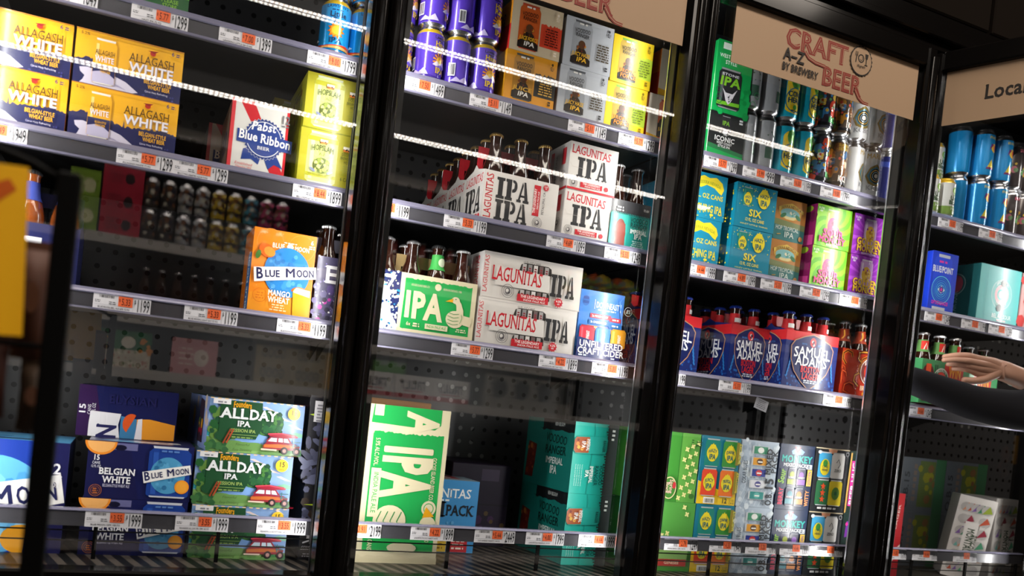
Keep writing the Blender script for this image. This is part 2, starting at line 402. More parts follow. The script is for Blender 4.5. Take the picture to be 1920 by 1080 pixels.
def carrier(w, d, h, base, art=None, left=None, peak=0.05, inner='#b98e5a', handle=None, hh=0.19, notch=True):
    """open six-bottle carrier: front and back panels, end panels that rise to a peak, centre divider with a handle"""
    def f():
        e = empty('bottle_carrier'); t = 0.0012; g = pr(base); I = pr(inner, 'paper'); hd = pr(handle or base)
        m = MB(); m.box(0, w, 0, t, 0, h, {'*': g, 'B': I}); 
        if art: art(Art(m, (0, 0, 0), (1, 0, 0), (0, 0, 1), h), w / h)
        m.build('front_panel', e)
        m = MB(); m.box(0, w, d - t, d, 0, h, {'*': g, 'F': I}); m.build('back_panel', e)
        for x0, nm in ((0, 'end_panel'), (w - t, 'end_panel')):
            m = MB(); m.prism([(0, 0), (d, 0), (d, h), (d * .62, h + peak * .45), (d * .5, h + peak), (d * .38, h + peak * .45), (0, h)], x0, x0 + t, g, 'x')
            if x0 == 0 and left: left(Art(m, (0, d, 0), (0, -1, 0), (0, 0, 1), h), d / h)
            m.build(nm, e)
        m = MB(); m.box(t, w - t, t, d - t, 0, t, I); m.build('bottom_panel', e)
        m = MB(); y = d / 2
        m.box(t, w - t, y - t, y + t, 0, h * .95, I)
        m.box(t, w * .08, y - t, y + t, h * .95, hh, hd); m.box(w * .92, w - t, y - t, y + t, h * .95, hh, hd)
        m.box(t, w - t, y - t * 1.2, y + t * 1.2, hh - .028, hh, hd)
        m.build('carrying_handle', e)
        return e
    return f
def bottles_in(x, y, z, w, d, kind, build, spec, n=3, rows=2, group=None, cols=None):
    """upright bottles standing in a carrier: spec(col, row) gives each its label (None = left out)"""
    for j in range(rows):
        for i in range(n):
            lb = spec(i, j)
            if lb: put(kind, build, (x + w * (i + .5) / n, y + d * ((.265 + .47 * j) if rows == 2 else (j + .5) / rows), z + .0015), lb, 'beer bottle', group, rz=0.35 * i + j)

# ---------------------------------------------------------------- artwork
Y_, NV = '#f3b31c', '#1f2354'
def a_yellow(A, W):
    A.rect(0, 0, W, 1, Y_)
    A.jag(0, W, 0, lambda t: .47 - .1 * t + .05 * math.sin(9 * t), .028, 60, NV, 4)
    for x, y, s in ((.3, .4, .13), (.36, .42, .1), (W - .22, .33, .15), (W - .3, .34, .12), (W * .5, .4, .1)): A.poly([(x - s * .16, y - .05), (x + s * .16, y - .05), (x, y + s)], NV)
    A.poly([(.12, .02), (W * .55, .02), (W * .6, .05), (W * .48, .2), (W * .36, .27), (W * .3, .3), (.38, .3), (.24, .33), (.1, .3), (.12, .22), (.2, .16), (.17, .08)], '#cfc9dd')
    for i in range(6): A.line([(.3 + .05 * i, .28 - .03 * i), (.45 + .07 * i, .2 - .02 * i), (.62 + .06 * i, .1 - .01 * i)], .008, '#a9a3c4')
    A.dots(W * .55, .03, W * .4, .12, 10, .016, ['#4a4b8f', '#38397a'], 2)
    A.can(.52, .06, .4, .84, Y_, '#e8e4dc', '#f8d27a'); A.rect(.325, .12, .39, .3, NV); A.poly([(.325, .08), (.715, .08), (.715, .2), (.6, .28), (.45, .3), (.325, .26)], '#bcb6d2')
    A.text('ALLAGASH', .52, .6, .09, '#5b3a1c', .34, ser=.6); A.text('WHITE', .52, .47, .1, '#e7e2ee', .33, b=1)
    A.text('BELGIAN-STYLE', .55, .33, .04, Y_, .2, b=.6); A.text('WHEAT BEER', .55, .27, .04, Y_, .18, b=.6)
    x = W - .56
    A.text('ALLAGASH', x, .615, .155, '#4a2f16', .82, ser=.6); A.text('WHITE', x + .01, .425, .165, '#8f8aa6', .8, b=1.6); A.text('WHITE', x, .43, .165, '#ece8f2', .8, b=1)
    A.ell(x, .84, .055, .05, '#b5271f', 8); A.poly([(x - .09, .88), (x + .1, .9), (x + .02, .84)], '#8c1c18')
    A.text('BELGIAN-STYLE', x + .13, .26, .075, Y_, .5, b=.8); A.text('WHEAT BEER', x + .16, .165, .075, Y_, .4, b=.8); A.text('Citrus Hazy Refreshing', x + .12, .09, .035, '#d8d4e4', .42)
    A.text('5.2%', .16, .9, .05, '#5b3a1c', .15, b=.6); A.text('6', W - .2, .88, .07, '#3b2f6b', b=1); A.lines(W - .1, .91, .1, 2, .035, .02, '#3b2f6b')
    A.rect(0, .985, W, .015, '#c9822b')
def a_green_top(A, W):
    A.rect(0, 0, W, 1, '#e8eee6'); A.poly([(0, 0), (W, 0), (W, .26), (W * .55, .34), (0, .42)], '#1f5c2e'); A.poly([(0, .42), (W * .55, .34), (W, .26), (W, .29), (W * .55, .37), (0, .45)], '#5fb03a')
    A.text('FIDDLEHEAD', W * .5, .28, .16, '#eef2ea', W * .86, b=1, ser=.8); A.text('PLEASE', W * .82, .14, .06, '#8cc63f', .26, b=.5); A.text('STORE', W * .82, .06, .06, '#8cc63f', .22, b=.5)
def a_pbr(A, W):
    A.rect(0, 0, W, 1, '#dcdad6')
    A.poly([(.1, 1), (.3, 1), (.46, .68), (.3, .68)], '#c8202c'); A.poly([(.52, .22), (.68, .24), (W, .06), (W, -.0), (.62, 0)], '#c8202c'); A.rect(W - .035, 0, .035, 1, '#c8202c'); A.rect(0, 0, .05, 1, '#d43a42')
    A.poly([(.2, .34), (.36, .42), (.45, .3), (.42, .16), (.32, .22), (.18, .19)], '#24408e'); A.poly([(.5, .34), (.64, .36), (.76, .16), (.64, .2), (.56, .12), (.48, .28)], '#24408e')
    A.star(.47, .52, .29, .265, 34, '#e9e8e6'); A.star(.47, .52, .285, .26, 34, '#223a80'); A.ring(.47, .52, .245, .012, '#dfe2ea', 40); A.ell(.47, .52, .23, .23, '#24408e', 36)
    A.poly([(.1, .43), (.86, .395), (.86, .57), (.1, .605)], '#24408e')
    A.text('Pabst', .45, .635, .115, '#ffffff', .34, b=1, sh=.2, rot=3); A.text('Blue Ribbon', .48, .465, .12, '#ffffff', .72, b=1.1, ser=.7, rot=-2.6); A.text('BEER', .47, .37, .045, '#ffffff', .17, ser=.7)
    A.text('12', .74, .79, .11, '#6a6a70', .13, b=1, ser=.6); A.lines(.74, .745, .14, 1, .03, .018, '#6a6a70'); A.text('Established', .22, .115, .035, '#c8202c', .24, sh=.2); A.text('Milwaukee 1844', .22, .07, .03, '#c8202c', .22, sh=.2)
def a_pbr_side(A, W): A.rect(0, 0, W, 1, '#b9b6b2'); A.rect(W - .12, 0, .12, 1, '#b01c28'); A.text('PBR', W * .5, .35, .3, '#24408e', W * .6, b=1)
LM = '#aaa422'
def a_lime(A, W):
    A.rect(0, 0, W, 1, '#b5ae26'); A.rect(0, .0, W, .02, '#8f9318')
    A.can(.42, .05, .56, .92, '#cdd67a', '#d8dcb8', '#dde3a4'); A.rect(.145, .8, .55, .08, '#b9b622'); A.rect(.145, .16, .55, .06, '#c0bf30')
    for i in range(15):
        a = math.pi * 2 * i / 15; A.line([(.42 + .12 * math.cos(a), .45 + .12 * math.sin(a)), (.42 + .25 * math.cos(a), .45 + .22 * math.sin(a))], .006, '#dde2a0')
    A.rect(.36, .765, .14, .06, '#e8862a'); A.rect(.36, .8, .14, .04, '#f6f0e0'); A.dots(.365, .77, .12, .03, 6, .012, ['#3a1c0c'], 5)
    A.text('HOPSLAM', .42, .64, .095, '#4c5812', .42, ser=1, arc=.03, b=.6); A.text('ALE', .42, .55, .06, '#6b7a1c', .12, ser=.8)
    A.ell(.42, .37, .15, .14, '#5f6f1e', 18); A.dots(.3, .25, .24, .22, 34, .035, ['#8a9a34', '#4c5a18', '#b7bd58', '#e0dc7c'], 7)
    A.ell(.26, .27, .06, .025, '#7b83a0', 12, rot=-30); A.ell(.58, .26, .06, .025, '#7b83a0', 12, rot=25); A.text('INDIA PALE ALE BREWED WITH HONEY', .42, .175, .03, '#4c5418', .48)
    A.rect(.79, .7, .24, .05, '#e8862a'); A.rect(.79, .74, .24, .05, '#f6f0e0'); A.dots(.8, .7, .22, .05, 8, .014, ['#3a1c0c'], 6); A.text('DOUBLE IPA', .91, .62, .05, '#5c6414', .28, b=.7); A.text('BREWED WITH', .91, .55, .05, '#5c6414', .32, b=.7); A.text('HONEY', .91, .48, .05, '#5c6414', .18, b=.7)
    A.lines(.91, .42, .26, 5, .04, .018, '#a3aa30'); A.text('6 CANS', .9, .16, .06, '#5c6414', .24, b=.8)
def a_lime_side(A, W):
    A.rect(0, 0, W, 1, '#c3c526'); A.dots(.3, .25, W - .6, .5, 26, .06, ['#8a9a34', '#aab23c', '#8c5a20'], 3); A.lines(W * .5, .8, W * .5, 2, .08, .04, '#7d841e')
OR = '#f08a1d'
def moon_banner(A, x, y, w, rot, h, col=NV):
    c, s_ = math.cos(math.radians(rot)), math.sin(math.radians(rot)); f = lambda a, b: (x + a * c - b * s_, y + a * s_ + b * c)
    A.poly([f(-w / 2, -h * .95), f(-w * .1, -h * .75), f(w / 2, -h * .55), f(w / 2, h * .75), f(0, h * .72), f(-w / 2, h * .62)], '#f2f0ee')
    A.text('B', x - w * .4 * c, y - w * .4 * s_ - h * .62, h * 1.15, col, h * .8, b=1, rot=rot); A.text('LUE', x - w * .2 * c, y - w * .2 * s_ - h * .42, h * .72, col, w * .24, b=1, rot=rot, ser=.5)
    A.text('M', x + w * .09 * c, y + w * .09 * s_ - h * .42, h * .95, col, w * .17, b=1, rot=rot, ser=.5); A.text('OON', x + w * .33 * c, y + w * .33 * s_ - h * .36, h * .76, col, w * .29, b=1, rot=rot, ser=.3)
def a_mango(A, W):
    A.rect(0, 0, W, 1, OR); A.poly([(0, 0), (W, 0), (W, .3), (W * .6, .35), (0, .22)], '#f39a25'); A.ring(.2, .85, .16, .006, '#f2a04a', 22); A.ring(.58, .83, .16, .006, '#f2a04a', 22)
    A.text('BLUE', .3, .79, .055, '#fff4e4', .15, b=1); A.star(.44, .82, .045, .035, 9, '#fff4e4'); A.text('MOON', .585, .79, .055, '#fff4e4', .18, b=1); A.lines(.44, .86, .2, 1, .02, .012, '#fff4e4'); A.lines(.44, .765, .3, 1, .02, .014, '#fff4e4')
    A.text('6', .7, .89, .05, '#fff4e4', b=1); A.lines(.7, .86, .09, 2, .025, .014, '#fff4e4')
    A.ell(.43, .51, .275, .3, '#2f86cf', 40); A.dots(.22, .3, .42, .42, 40, .03, ['#3d94d8', '#2677bd', '#58a5de'], 8)
    A.ell(.17, .74, .1, .075, '#ee6a1f', 20, rot=-25); A.ell(.2, .73, .07, .055, '#f59a3a', 16, rot=-25); A.ell(.07, .68, .03, .055, '#3c7a2c', 12, rot=-15)
    A.ell(.6, .3, .1, .06, '#e2582a', 18, 0, 180); A.ell(.6, .31, .075, .045, '#f7b350', 16, 0, 180); A.poly([(.54, 0), (.73, 0), (.73, .32), (.52, .32)], '#f6a81e'); A.poly([(.52, .29), (.73, .25), (.73, .33), (.56, .35)], '#fdf2dc')
    moon_banner(A, .41, .5, .75, 7, .11)
    A.ring(.13, .2, .085, .007, '#d8741a', 24); A.lines(.13, .22, .1, 3, .03, .014, '#d8741a'); A.text('MANGO', .36, .215, .065, '#fff0dc', .27, b=1.3, ser=.4); A.text('WHEAT', .36, .135, .065, '#fff0dc', .26, b=1.3, ser=.4); A.lines(.36, .1, .2, 3, .03, .014, '#fbd9a6')
def a_mango_side(A, W): A.rect(0, 0, W, 1, '#d8741a'); A.rect(W - .32, 0, .32, .7, '#2f6fb4'); A.text('BLUE MOON', W - .12, .38, .12, '#f2f0ee', .7, b=1, rot=90)
def a_galaxy(A, W, word='ELYSIAN', cols=('#c43ea8', '#7c6fb0', '#c8c6da', '#2a2440')):
    A.rect(0, 0, W, 1, '#4a4468'); A.dots(0, 0, W, .55, 60, .05, [cols[0], '#5b4a86', cols[3], '#6a628e'], 5); A.dots(0, 0, W, 1, 60, .012, [cols[2], '#ffffff', cols[1]], 9)
    A.text('EL', .13, .60, .26, '#f4f2f6', .42, al='l', b=1, ser=.8); A.ell(W * .95, .42, .1, .05, '#7fb52c', 14, rot=50)
def a_galaxy_blue(A, W):
    A.rect(0, 0, W, 1, '#e4eaec'); A.poly([(.0, 1), (W, 1), (W, .1), (W * .72, .3), (W * .6, .7), (.0, .86)], '#232a5e'); A.dots(0, 0, W, 1, 150, .02, ['#ffffff', '#bfe0ea', '#2c8fc0', '#e8eef0', '#1d3a72', '#dfe8ec', '#d9d9a0'], 3)
    A.text('Z', W * .6, .62, .3, '#f4f6f8', .2, b=1, ser=1)
def a_navy(A, W): A.rect(0, 0, W, 1, '#1b2050'); A.rect(W * .35, .2, W * .3, .55, '#e8e8ee'); A.rect(W * .43, .2, W * .14, .38, '#1b2050')
BL = '#171c52'
def a_moon12(A, W):
    A.rect(0, 0, W, 1, '#17379a'); A.ell(W * .5, .42, .46, .44, '#5aa8dc', 44); A.dots(W * .25, .1, W * .5, .6, 70, .05, ['#6fb8e6', '#4a98d0', '#8acbf0', '#3f8cc8'], 4)
    A.ell(W * .72, .12, .16, .13, '#e8a020', 24); A.poly([(W * .74, 0), (W, 0), (W, 1), (W * .8, 1)], '#1c1c50')
    moon_banner(A, W * .5, .46, W * .98, 11, .2); A.text('12', W * .9, .72, .09, '#eeeef4', b=1); A.text('BOTTLES', W * .9, .66, .04, '#eeeef4', .16, b=.6); A.text('12 OZ', W * .9, .6, .04, '#eeeef4', .12, b=.6)
    A.text('WHITE', W * .32, .2, .08, '#f0f4f8', .3, b=1, ser=.6); A.text('BELGIAN-STYLE WHEAT ALE', W * .32, .14, .04, '#dbeaf6', .4, b=.4)
def a_moon12_top(A, W): A.rect(0, 0, W, .8, '#5aa8dc'); A.rect(W * .1, .1, W * .7, .1, '#1b2050'); A.dots(0, .2, W, .5, 20, .03, ['#8acbf0', '#3f8cc8'], 4); A.ell(W * .8, .1, .1, .05, OR, 14)
def orange_slice(A, x, y, r, a0=180, a1=360): A.ell(x, y, r, r * .9, '#ef8f2a', 26, a0, a1); A.ell(x, y, r * .86, r * .76, '#f6b56a', 24, a0, a1)
def a_white15(A, W):
    A.rect(0, 0, W, 1, BL); A.poly([(0, 0), (W * .5, 0), (W * .38, 1), (0, 1)], '#191a4a'); A.rect(.35, .86, .45, .12, '#6c6c9c'); A.ell(.52, .9, .1, .05, '#14132e', 14)
    orange_slice(A, .2, .99, .26); A.text('15', .09, .66, .09, '#f2f2f6', .11, b=1, al='l'); A.text('CANS', .145, .59, .045, '#e4e4ec', .13, b=.6); A.text('12 FL OZ', .145, .53, .04, '#e4e4ec', .16, b=.6)
    A.text('BELGIAN', .5, .42, .11, '#f2f2f6', .6, b=1.1, ser=.8); A.text('WHITE', .5, .275, .11, '#f2f2f6', .46, b=1.1, ser=.8); A.text('BELGIAN-STYLE WHEAT ALE', .5, .2, .05, '#c9c6de', .44, b=.4)
    A.ring(.17, .13, .105, .008, '#b5682a', 26); A.ring(.17, .13, .075, .006, '#b5682a', 22); A.lines(.17, .15, .1, 3, .035, .02, '#b5682a')
    A.can(W - .4, .06, .72, .92, '#1c3f93', '#c9ccd6', '#2b55ad'); A.ell(W - .42, .46, .3, .33, '#4c97c4', 36); A.dots(W - .62, .2, .4, .5, 34, .04, ['#5aa6d2', '#3f88b6', '#2f6fa0'], 6)
    A.ell(W - .16, .27, .125, .125, '#ee9424', 26); A.ell(W - .16, .27, .1, .1, '#f3a638', 22); A.lines(W - .4, .88, .4, 1, .03, .03, '#5a82c4')
    moon_banner(A, W - .43, .5, .82, 11, .13)
def a_white15_up(A, W):
    A.rect(0, 0, W, 1, BL); A.poly([(0, 0), (.5, 0), (.3, 1), (0, 1)], '#33184a'); A.text('15', .14, .52, .11, '#f2f2f6', .22, b=1, rot=90); A.text('CANS', .24, .52, .06, '#e4e4ec', .2, b=.5, rot=90); A.text('12 FL OZ', .32, .52, .06, '#e4e4ec', .26, b=.5, rot=90)
    A.poly([(.22, 0), (.8, 0), (.76, .26), (.8, .48), (.24, .5), (.22, .26)], '#e9e8ee'); A.text('N', .72, .12, .34, '#26265a', .3, b=1.4, ser=.7, rot=90)
    A.poly([(.8, .0), (1.1, .0), (1.1, .4), (.8, .44)], '#3f7fae'); A.ell(1.0, .3, .16, .2, '#e25a24', 18, 60, 240); A.poly([(1.1, .0), (W - .02, .02), (W - .02, .34), (1.34, .42), (1.1, .4)], '#ef9d2c'); A.poly([(1.08, 0), (1.22, 0), (1.2, .42), (1.12, .4)], '#e9e6ee')
    A.text('ELYSIAN', 1.0, .68, .16, '#23235c', .9, b=.6)  # dim lettering painted on for an overlay mirrored in the glass
def a_white15_top(A, W): A.rect(0, 0, W, 2.4, '#2a2c58'); A.poly([(.1, .3), (1.1, .4), (1.5, .2), (.5, .05)], '#5d9fc8'); A.poly([(.6, .35), (1.5, .55), (1.55, .3), (.9, .15)], '#d9d8e0'); A.lines(1.05, .35, .7, 1, .1, .1, '#26265a')
def a_day15(A, W):
    A.rect(0, 0, W, 1, '#86a8da'); 
    for x, y, w in ((W * .62, .86, .3), (W * .78, .7, .36), (W * .92, .56, .3), (W * .9, .92, .2), (W * .66, .72, .2)): A.poly([(x - w / 2, y + .04), (x - w * .2, y + .05), (x + w / 2, y - .04), (x + w * .1, y - .03)], '#e6d3cf')
    A.poly([(0, .3), (W, .34), (W, .44), (W * .92, .47), (W * .82, .4), (W * .7, .42), (W * .5, .36), (0, .36)], '#7fbfa0'); A.poly([(0, .2), (W, .22), (W, .37), (0, .36)], '#7ea8e2'); A.poly([(0, .28), (.32, .3), (.32, .38), (0, .4)], '#2f8f9a')
    A.jag(0, W, 0, lambda t: .26 - .12 * t, .012, 30, '#6a9450', 2); A.poly([(.3, 0), (W, 0), (W, .1), (.8, .05)], '#7fa860')
    A.ell(W * .62, .6, .3, .25, '#24592f', 18); A.dots(W * .48, .42, W * .28, .38, 70, .05, ['#2f6a3a', '#1d4a30', '#285f38', '#4a7f3c'], 4); A.dots(.05, .3, .5, .5, 40, .07, ['#24592f', '#1d4a30', '#5a7f3a'], 5)
    for a, b in ((W * .56, .42), (W * .62, .42), (W * .68, .41), (W * .74, .42)): A.line([(W * .63, .26), (W * .64, .36), (a, b)], .018, '#1d3a30')
    A.poly([(.2, .27), (W * .5, .27), (W * .56, .5), (W * .54, .97), (.2, .97)], '#1e4a2c'); A.ell(.3, .3, .17, .1, '#1e4a2c', 16)
    A.dots(0, .03, .36, .14, 16, .06, ['#2d5a34', '#3d6c3c'], 6); A.dots(W - .25, .03, .24, .1, 12, .05, ['#2d6e3c', '#3b8246'], 8)
    A.rect(.06, .89, .32, .1, '#e4e2e4'); A.lines(.22, .91, .2, 1, .03, .03, '#8a8a92'); A.text('Founders', .6, .86, .11, '#e8a51e', .34, b=1.2, arc=.02)
    A.text('ALL', .47, .645, .18, '#dfe2e4', .5, b=1.5, ser=.7); A.text('DAY', 1.0, .645, .18, '#dfe2e4', .52, b=1.5, ser=.7); A.text('IPA', .65, .5, .1, '#dfe2e4', .24, b=1.4, ser=.8); A.text('SESSION IPA', .65, .39, .06, '#a9c26a', .46, b=.4); A.rect(.36, .335, .56, .012, '#7d9a52'); A.lines(.64, .28, .5, 1, .04, .025, '#7d9a52')
    A.line([(.3, .16), (.36, .3), (.42, .44)], .03, '#8c3a22'); A.line([(.36, .17), (.42, .31), (.47, .44)], .03, '#a5482a'); A.text('Flavorful', .66, .14, .045, '#3c5a2a', .26, sh=.25); A.text('Easy Drinking', .66, .04, .045, '#3c5a2a', .36, sh=.25)
    x = 1.04
    A.poly([(x - .06, .05), (x + .7, .06), (x + .5, 0), (x, 0)], '#5f8a4c'); A.poly([(x, .17), (x + .02, .1), (x + .7, .12), (x + .72, .2), (x + .62, .24), (x + .4, .25), (x + .3, .27), (x + .08, .26)], '#8f1a2e'); A.poly([(x + .05, .26), (x + .13, .35), (x + .48, .35), (x + .56, .25)], '#9a2236')
    A.poly([(x + .09, .265), (x + .15, .335), (x + .26, .335), (x + .26, .262)], '#c9dcea'); A.poly([(x + .29, .262), (x + .29, .335), (x + .37, .335), (x + .38, .262)], '#c9dcea'); A.poly([(x + .4, .262), (x + .39, .335), (x + .46, .335), (x + .51, .258)], '#c9dcea')
    A.poly([(x + .02, .2), (x + .3, .22), (x + .62, .21), (x + .62, .16), (x + .3, .15), (x + .02, .14)], '#c0662c'); A.poly([(x + .1, .36), (x + .12, .42), (x + .34, .44), (x + .62, .41), (x + .66, .36), (x + .4, .35)], '#9a1c32'); A.line([(x + .08, .4), (x + .34, .43), (x + .66, .38)], .02, '#d8465a')
    for wx in (.42, .66): A.ell(x + wx, .1, .07, .075, '#23161c', 18); A.ell(x + wx, .1, .035, .038, '#b78a86', 12)
    A.rect(x - .03, .09, .3, .03, '#d9c3b0'); A.rect(W - .2, .2, .14, .02, '#3a6a74'); A.rect(W - .2, .27, .16, .02, '#3a6a74'); A.rect(W - .18, .16, .02, .15, '#3a6a74')
    A.ell(W - .22, .82, .12, .12, '#f6c52a', 24); A.text('15', W - .22, .8, .09, '#3a3420', .12, b=1); A.text('PACK', W - .22, .73, .035, '#8a7420', .1); 
    for i in range(14): A.rect(W * i / 14, .982, W / 28, .018, '#e8c48a')
def a_day_side(A, W):
    A.rect(0, 0, W, 1, '#8fa6e2'); A.dots(0, .2, W, .7, 20, .12, ['#a9b8ea', '#d8c6b8'], 3); A.ell(W * .3, .55, .12, .22, '#f6c52a', 16); A.poly([(W * .55, .1), (W * .8, .1), (W * .8, .9), (W * .6, .95)], '#3b2c3c'); A.dots(W * .55, .3, W * .2, .3, 8, .08, ['#b01e38', '#2d6e3c', '#e8a51e'], 2)
def a_day_top(A, W): A.rect(0, 0, W, 2.9, '#22482e'); A.poly([(.1, .3), (1.4, .25), (1.6, 2.7), (.2, 2.8)], '#2f5a38'); A.text('ALL DAY', .75, .5, .45, '#b9c0b6', 1.1, b=1); A.dots(0, 0, W, 2.8, 30, .14, ['#6a9450', '#8fb6ea', '#b01e38', '#24593a'], 6)
def a_black(A, W):
    A.rect(0, 0, W, 1, '#1c1a24')
    rr = random.Random(4)
    for i in range(46): x, y = rr.uniform(0, W), rr.uniform(.02, .72); A.ell(x, y, .1 * rr.uniform(.6, 1.2), .035, ['#5a5c78', '#4a4c68', '#6c7090'][i % 3], 8, rot=rr.uniform(0, 180))
    A.poly([(0, .78), (.08, .8), (.2, .77), (W, .84), (W, .79), (.2, .73)], '#b8d22c'); A.rect(.05, .7, .14, .24, '#eceaf2'); A.lines(.12, .88, .1, 6, .035, .02, '#9a98a4'); A.dots(.2, .7, .08, .05, 3, .03, ['#d05ab0'], 2)
def a_black_low(A, W):
    A.rect(0, 0, W, 1, '#17151c'); A.dots(0, .45, .24, .5, 12, .05, ['#4a4c68', '#6c7090', '#3b2c22'], 4); A.poly([(0, .72), (.3, .7), (W, .66), (W, .7), (.3, .75)], '#b8d22c')
    for q in ((.12, .4, 0), (.15, .36, 20), (.1, .34, -20), (.14, .32, 40)): A.ell(q[0], q[1], .07, .03, '#d2d0d8', 8, rot=q[2])
    A.line([(.04, .22), (.12, .25), (.2, .23)], .02, '#dcdce4'); A.poly([(.14, .19), (.2, .24), (.18, .17)], '#e0a030'); A.text('SESSION', .13, .13, .05, '#cfcdd6', .22, sh=.3); A.lines(.12, .07, .16, 2, .03, .014, '#a9a7b0')
# S2 -----------------------------------------------------------
PU = '#5b3fc0'
def a_purple(A, W):
    A.rect(-W, .1, 2 * W, .78, PU); A.text('Lawson\'s', 0, .79, .055, '#1d1440', .3, b=.5, ser=.6); A.lines(0, .75, .2, 1, .03, .02, '#1d1440'); A.text('Hazy', 0, .66, .085, '#e8c22a', .26, b=1.2, ser=.9); A.text('Rays', 0, .56, .085, '#e8c22a', .26, b=1.2, ser=.9)
    for i in range(9):
        a = math.radians(-10 + 25 * i); A.line([(.1 * math.cos(a), .38 + .1 * math.sin(a)), (.16 * math.cos(a), .38 + .16 * math.sin(a))], .03, '#e08a2a')
    A.ell(0, .38, .095, .095, '#f2b438', 20); A.ell(0, .36, .06, .05, '#f6d470', 14); A.poly([(-.16, .3), (-.08, .38), (-.02, .33), (.06, .39), (.16, .31), (.05, .27), (-.06, .27)], '#e9e2f4'); A.poly([(-.12, .27), (.02, .33), (.14, .28), (.02, .25)], '#7a62d4')
    A.text('IPA', 0, .16, .1, '#e8c22a', .2, b=1.2, ser=.8)
    for sx in (-.42, .4): A.poly([(sx - .16, .1), (sx - .05, .19), (sx + .02, .14), (sx + .12, .22), (sx + .2, .1)], '#c9bdee')
    A.rect(-.62, .2, .12, .24, '#e6e4ee'); A.bars(-.61, .22, .1, .2); A.rect(.5, .15, .1, .6, '#7a3e96')
def a_sun(A, W):
    A.rect(-W, .1, 2 * W, .78, '#1f9ce2'); A.text('LAWSON\'S', 0, .82, .055, '#153a6e', .4, b=.7, ser=.5); A.lines(0, .77, .26, 1, .03, .02, '#153a6e'); A.text('Little', .02, .66, .09, '#1c2c50', .3, b=1, ser=.8); A.text('Sip', .02, .57, .08, '#1c2c50', .18, b=1, ser=.8)
    A.star(0, .42, .16, .1, 11, '#e0701c'); A.star(0, .42, .12, .09, 11, '#f2a02a', 80); A.ell(0, .42, .075, .075, '#f7c83c', 18); A.text('IPA', 0, .2, .09, '#173a66', .22, b=1, ser=.8)
    A.rect(-W, .1, 2 * W, .05, '#2a62a8'); A.poly([(-.6, .1), (.6, .1), (.6, .15), (.2, .19), (-.2, .14), (-.6, .2)], '#d84a28'); A.poly([(-.6, .1), (.6, .1), (.5, .12), (.1, .15), (-.3, .12), (-.6, .16)], '#e8b060'); A.poly([(.3, .2), (.42, .26), (.48, .2)], '#e8f0f4'); A.poly([(-.45, .22), (-.38, .27), (-.3, .22)], '#e8f0f4')
def voodoo(base, canc, cantop, blob, blobc, t1, t2, c2, foot, ipa='#f0ece4'):
    def f(A, W):
        A.rect(0, 0, W, 1, base); A.jag(W * .58, W, .2 if blobc else 0, .66, .03, 16, blob, 3) if blobc else None
        A.can(.4, .06, .46, .9, canc, cantop, None); A.poly([(.17, .08), (.63, .08), (.63, .2), (.4, .34), (.17, .2)], '#241c18'); A.poly([(.24, .1), (.29, .36), (.36, .42), (.46, .42), (.52, .36), (.57, .1)], '#33261d'); A.ell(.41, .48, .08, .09, '#5a3a22', 14); A.dots(.3, .3, .22, .2, 9, .025, ['#8a4a22', '#c8882a', '#2a1c16', '#7a2c1c'], 4)
        A.lines(.4, .88, .24, 1, .03, .035, '#e8e4dc'); A.text('VOODOO', .4, .72, .08, '#1c1612', .36, b=.4, rot=2); A.text('RANGER', .4, .625, .075, '#1c1612', .32, b=.4, rot=-2)
        A.text(t1, .4, .24, .075, c2, .42, b=1, sh=.15); A.text(t2, .42, .13, .085, ipa if t2 == 'IPA' else c2, .24 if t2 == 'IPA' else .4, b=1.2, sh=.15)
        A.lines(W * .8, .56, W * .3, 7, .052, .026, '#4a3a1c' if not blobc else blobc); A.ell(W - .12, .9, .025, .03, foot, 10); A.lines(W - .12, .84, .1, 3, .03, .016, foot); A.lines(W - .12, .12, .08, 2, .05, .035, foot)
    return f
def a_cream(A, W): A.rect(0, 0, W, 1, '#eadfca'); A.poly([(0, 0), (W, 0), (W, .06), (0, .14)], '#f0b81c'); A.can(.5, .08, .46, .84, '#e8642c', '#c03a2a'); A.rect(.27, .1, .46, .3, '#2a2018'); A.ell(.5, .42, .2, .12, '#3a2a1e', 14); A.text('JUICY FRUIT', .5, .24, .07, '#f0b81c', .4, b=1); A.text('IPA', .5, .12, .1, '#f4f0e8', .26, b=1.2)
WH = '#d9d4cf'; RD = '#c3212e'; IK = '#2a2a2c'
